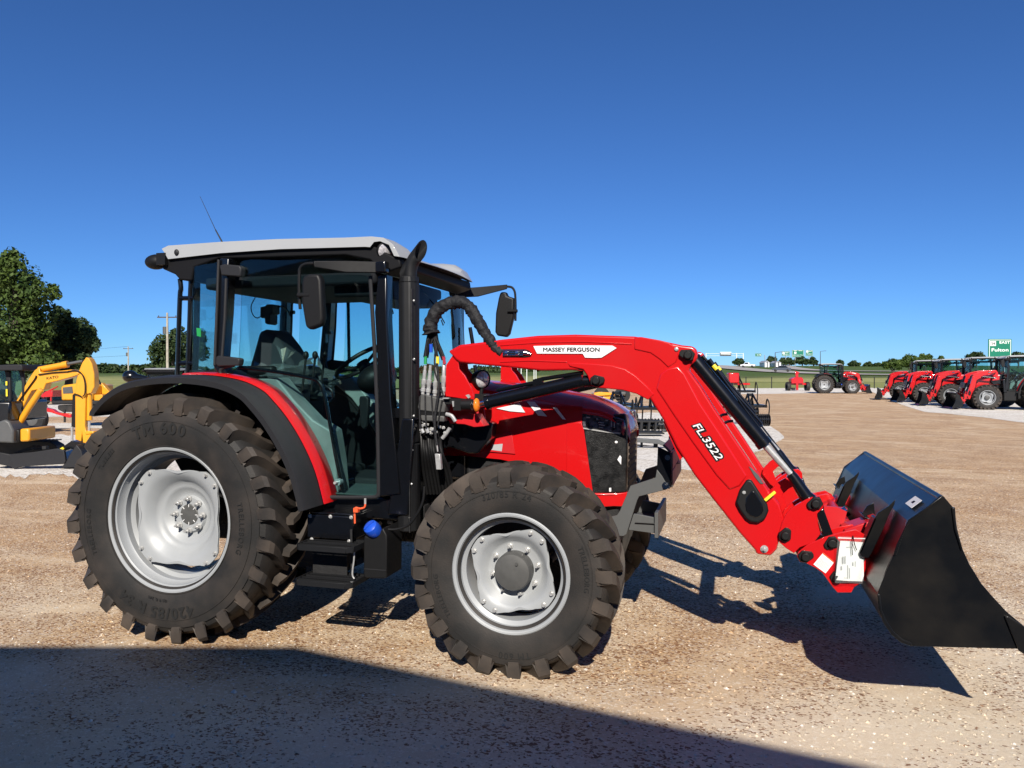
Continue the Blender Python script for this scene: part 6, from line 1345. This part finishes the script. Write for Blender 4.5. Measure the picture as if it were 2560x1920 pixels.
# hay rake at the fence
D7 = 76; hr = thing('hay_rake', 'red wheeled implement parked by the fence, left of the distant tractor', 'farm implement', tuple(P_(.37, D7, 0)))
bm = nb(); fs(bm, 'R', [(1075, 590), (1290, 590), (1290, 615), (1075, 615)], D7, .2); fs(bm, 'R', [(1100, 540), (1140, 520), (1230, 520), (1250, 545), (1250, 595), (1100, 595)], D7, .8); fs(bm, 'R', [(1150, 440), (1185, 450), (1188, 680), (1160, 680)], D7 - .3, .15); fs(bm, 'R', [(1145, 455), (1200, 455), (1195, 475), (1150, 475)], D7 - .3, .15); obj('rake_frame', bm, 'red', hr, bevel=.02)
for x in (1057, 1297): bm = nb(); c = P_((zp('R', (x, 0))[0] - CX) / FPX, D7, .42); lathe(bm, [(.22, -.14), (.44, -.16), (.46, -.1), (.46, .1), (.44, .16), (.22, .14)], c, RT, 24); obj('rake_wheel', bm, 'tyre', hr)
bm = nb(); fs(bm, 'R', [(1110, 650), (1150, 650), (1150, 680), (1110, 680)], D7 - .3, .3); obj('ballast', bm, 'dark', hr)
# fence
def fence(label, x0, D0, x1, D1, n, h=1.35):
    a, b = P_((x0 - CX) / FPX, D0, 0), P_((x1 - CX) / FPX, D1, 0); f = thing('fence', label, 'fence', tuple(a))
    for i in range(n + 1):
        p = a.lerp(b, i / n); bm = nb(); cyl(bm, p, p + Vector((0, 0, h)), .05, seg=8); obj('fence_post', bm, 'dark', f)
    for z in (h - .04, h * .5): bm = nb(); tube(bm, [a + Vector((0, 0, z)), b + Vector((0, 0, z))], .022 if z > 1 else .010, 6); obj('fence_rail', bm, 'dark', f)
fence('black post and rail fence along the field behind the distant tractor', 1480, 88, 2250, 88, 12)
fence('black fence behind the tractor row at the right, beyond the gravel', 2255, 88, 2900, 66, 9)
for i, x in enumerate((1277, 1294, 1303, 1317, 1335, 1340)):
    bm = nb(); u = (x - CX) / FPX; p = P_(u, 120, hz(120, u)); cyl(bm, p, p + Vector((0, 0, 3.0)), .06, seg=8); tag(obj('white_post', bm, 'signwhite'), ('first', 'second', 'third', 'fourth', 'fifth', 'last')[i] + ' from the left of the thin white posts seen under the loader arm', 'post', 'white posts along the field edge')
# signs
def sign(label, k, p0, p1, D, lines=(), shield=None, posts=(.25, .75), cat='road sign', back='green', border=True, ground=True):
    a, b = zp(k, p0), zp(k, p1); c0, c1 = atD(*a, D), atD(*b, D); w = (c1 - c0).dot(RT); h = c0.z - c1.z; u = ((a[0] + b[0]) / 2 - CX) / FPX
    c = (c0 + c1) / 2; t = thing('road_sign', label, cat, tuple(P_(u, D, hz(D, u))))
    bm = nb(); obox(bm, c, RT * w * .5, FH * .06, Vector((0, 0, h * .5))); obj('sign_panel', bm, back, t, bevel=.03)
    if border:
        bm = nb(); e = .025 * h
        for s in (-1, 1): obox(bm, c - FH * .065 + RT * s * (w * .5 - e * 2), RT * e * .5, FH * .006, Vector((0, 0, h * .5 - e * 1.5))); obox(bm, c - FH * .066 + Vector((0, 0, s * (h * .5 - e * 2))), RT * (w * .5 - e * 1.5), FH * .006, Vector((0, 0, e * .5)))
        obj('sign_border', bm, 'signwhite', t)
    if shield:
        bm = nb(); sc0 = c - FH * .07 + RT * w * shield[0] + Vector((0, 0, h * shield[1])); obox(bm, sc0, RT * h * shield[2] * 1.15, FH * .006, Vector((0, 0, h * shield[2]))); obj('route_shield', bm, 'signwhite', t, bevel=h * .03)
        if shield[3]: bm = nb(); put_text(bm, shield[3], sc0 - FH * .012, RT, Vector((0, 0, 1)), h * shield[2] * 1.1, .03); obj('shield_number', bm, 'ink', t, fixn=False)
    if lines:
        bm = nb()
        for s, dx, dz, hh, ww in lines: put_text(bm, s, c - FH * .075 + RT * w * dx + Vector((0, 0, h * dz)), RT, Vector((0, 0, 1)), h * hh, .03, width=w * ww)
        obj('sign_lettering', bm, 'signwhite', t, fixn=False)
    for s in posts:
        bm = nb(); p = c0 + RT * w * s + FH * .15; p.z = c.z; q = p.copy(); q.z = hz(D, u) - .2; cyl(bm, q, p, .09 * (D / 120) ** .5, seg=8); obj('sign_post', bm, 'steel', t)
sign('large green road sign reading EAST Fulton behind the tractor row', 'Q', (1740, 145), (2045, 415), 115, (('EAST', .20, .335, .12, .44), ('Fulton', -.0, -.03, .15, .72)), (-.30, .28, .12, '54'))
sign('smallest far green sign, leftmost of the green signs on the hill', 'R', (642, 218), (722, 258), 300, (('1/4', .1, .0, .4, .6),), None, (1.55,))
sign('far green sign left of the largest one on the hill', 'R', (977, 192), (1078, 250), 300, ((('EXIT'), .15, .18, .22, .4), ('ONLY', .0, -.25, .18, .7)), (-.28, .1, .2, ''), (.5,))
sign('largest of the far green signs, in the middle above the trees', 'R', (1105, 174), (1254, 266), 300, (('WEST', -.22, .38, .10, .25), ('SOUTH', .20, .38, .10, .28), ('Jefferson City', 0, -.22, .12, .85)), (-.22, .1, .13, ''), (.3,))
sign('far green sign at the right end of the group on the hill', 'R', (1278, 178), (1368, 250), 300, (('EAST', .18, .3, .14, .45), ('Fulton', 0, -.15, .16, .65)), (-.28, .25, .16, ''), (.5,))
sg = thing('sign_gantry', 'pale overhead gantry with a white panel far away above the road', 'sign gantry', tuple(P_(.25, 420, hz(420, .25))))
bm = nb(); u0 = .25; zt_g = atD(*zp('R', (25, 222)), 420)
for x in (25, 410, 493): a = atD(*zp('R', (x, 215)), 420); b = a.copy(); b.z = hz(420, .28) - .5; cyl(bm, b, a, .22, seg=8)
a, b = atD(*zp('R', (25, 222)), 420), atD(*zp('R', (493, 222)), 420); tube(bm, [a, b], .10, 6); tube(bm, [a + Vector((0, 0, -1.2)), b + Vector((0, 0, -1.2))], .10, 6); obj('gantry_frame', bm, 'signwhite', sg)
bm = nb(); fs(bm, 'R', [(203, 205), (343, 208), (343, 250), (203, 246)], 419.5, .4); obj('message_panel', bm, 'grey', sg)
bm = nb(); fs(bm, 'R', [(203, 200), (343, 200), (343, 212), (203, 210)], 419.2, .4); fs(bm, 'R', [(210, 218), (335, 220), (335, 232), (210, 230)], 419.2, .3); obj('panel_light_strip', bm, 'signwhite', sg)
for x, y, D, lab in ((895, 208, 220, 'tall grey road lamp post between the two white sheds'), (1463, 193, 300, 'grey lamp post right of the far green signs')):
    px, py = zp('R', (x, y)); u = (px - CX) / FPX; a = atD(px, py, D); b = a.copy(); b.z = hz(D, u) - .2; bm = nb(); cyl(bm, b, a, .16, .10, seg=8); tube(bm, [a, a + RT * 1.6 + Vector((0, 0, .2))], .07, 6); obox(bm, a + RT * 1.9 + Vector((0, 0, .18)), RT * .35, FH * .15, Vector((0, 0, .08))); tag(obj('lamp_post', bm, 'grey'), lab, 'lamp post')
for (x0, y0, x1, y1), D, lab in (((765, 308, 822, 362), 280, 'small white shed, left one, on the far hill'), ((905, 312, 967, 366), 280, 'small white shed, right one, on the far hill')):
    a, b = zp('R', (x0, y0)), zp('R', (x1, y1)); c0, c1 = atD(*a, D), atD(*b, D); u = (a[0] - CX) / FPX; t = thing('shed', lab, 'shed', (c0.x, c0.y, hz(D, u))); w = (c1 - c0).dot(RT)
    bm = nb(); p = c0.copy(); zb_ = hz(D, u) - .3; zc = c0.z - .8
    ext(bm, [Vector((q.x, q.y, z)) for q, z in ((p, zb_), (p + RT * w, zb_), (p + RT * w, zc), (p, zc))], FH * 6); obj('wall', bm, 'carwhite', t)
    bm = nb(); ext(bm, [Vector((q.x, q.y, z)) for q, z in ((p - RT * .3, zc), (p + RT * (w + .3), zc), (p + RT * w * .5, c0.z))], FH * 6.2); obj('roof', bm, 'roof', t)
    bm = nb(); q = p + RT * w * .4 - FH * .06; ext(bm, [Vector((s.x, s.y, z)) for s, z in ((q, zb_), (q + RT * w * .25, zb_), (q + RT * w * .25, zb_ + 2.4), (q, zb_ + 2.4))], FH * .05); obj('door', bm, 'grey', t)
# left far building
a, b = zp('P', (1215, 1548)), zp('P', (1350, 1570)); D = 260; c0, c1 = atD(*a, D), atD(*b, D); u = (a[0] - CX) / FPX
t = thing('shed', 'long low white building far beyond the field at the left', 'building', (c0.x, c0.y, hz(D, u))); w = (c1 - c0).dot(RT); bm = nb(); zb_ = hz(D, u) - .5
ext(bm, [Vector((q.x, q.y, z)) for q, z in ((c0, zb_), (c0 + RT * w, zb_), (c0 + RT * w, c0.z - .3), (c0, c0.z - .3))], FH * 8); obj('wall', bm, 'carwhite', t); bm = nb()
ext(bm, [Vector((q.x, q.y, z)) for q, z in ((c0 - RT * .4, c0.z - .3), (c0 + RT * (w + .4), c0.z - .3), (c0 + RT * w * .5, c0.z + .8))], FH * 8.2); obj('roof', bm, 'roof', t)
# cars on the road
def car(label, px, D, ang, pickup, m_):
    u = (px - CX) / FPX; z0 = hz(D, u) + .26; p = P_(u, D, z0); t = thing('parked_car' if False else 'car', label, 'car', tuple(p)); h = RT * math.cos(R_(ang)) + FH * math.sin(R_(ang)); s = h.cross(Vector((0, 0, 1)))
    def q(a, b, z): return p + h * a + s * b + Vector((0, 0, z))
    side = [(-2.4, .35), (-2.4, 1.0), (-.6, 1.05), (-.35, 1.7), (.8, 1.7), (1.3, 1.1), (2.4, .95), (2.45, .4)] if pickup else [(-2.3, .35), (-2.3, .95), (-1.7, 1.05), (-1.0, 1.55), (.5, 1.55), (1.1, 1.0), (2.2, .85), (2.3, .4)]
    bm = nb(); ext(bm, [q(a, -.9, z) for a, z in side], s * 1.8); obj('car_body', bm, m_, t, bevel=.08)
    bm = nb(); win = [(-.28, 1.1), (-.2, 1.6), (.72, 1.6), (1.1, 1.12)] if pickup else [(-1.5, 1.05), (-.95, 1.48), (.45, 1.48), (.95, 1.02)]; ext(bm, [q(a, -.92, z) for a, z in win], s * 1.84); obj('car_window', bm, 'black', t)
    for a in (-1.5, 1.5):
        for b in (-.8, .8): bm = nb(); lathe(bm, [(.001, -.11), (.2, -.11), (.36, -.1), (.36, .1), (.2, .11), (.001, .11)], q(a, b, .36), s, 18); obj('wheel', bm, 'tyre', t)
car('white pickup truck on the sloping road, higher of the two', zp('R', (553, 0))[0], 262, 150, True, 'carwhite')
car('dark car on the road just behind the fence, lower of the two', zp('R', (975, 0))[0], 196, 160, False, 'cardark')
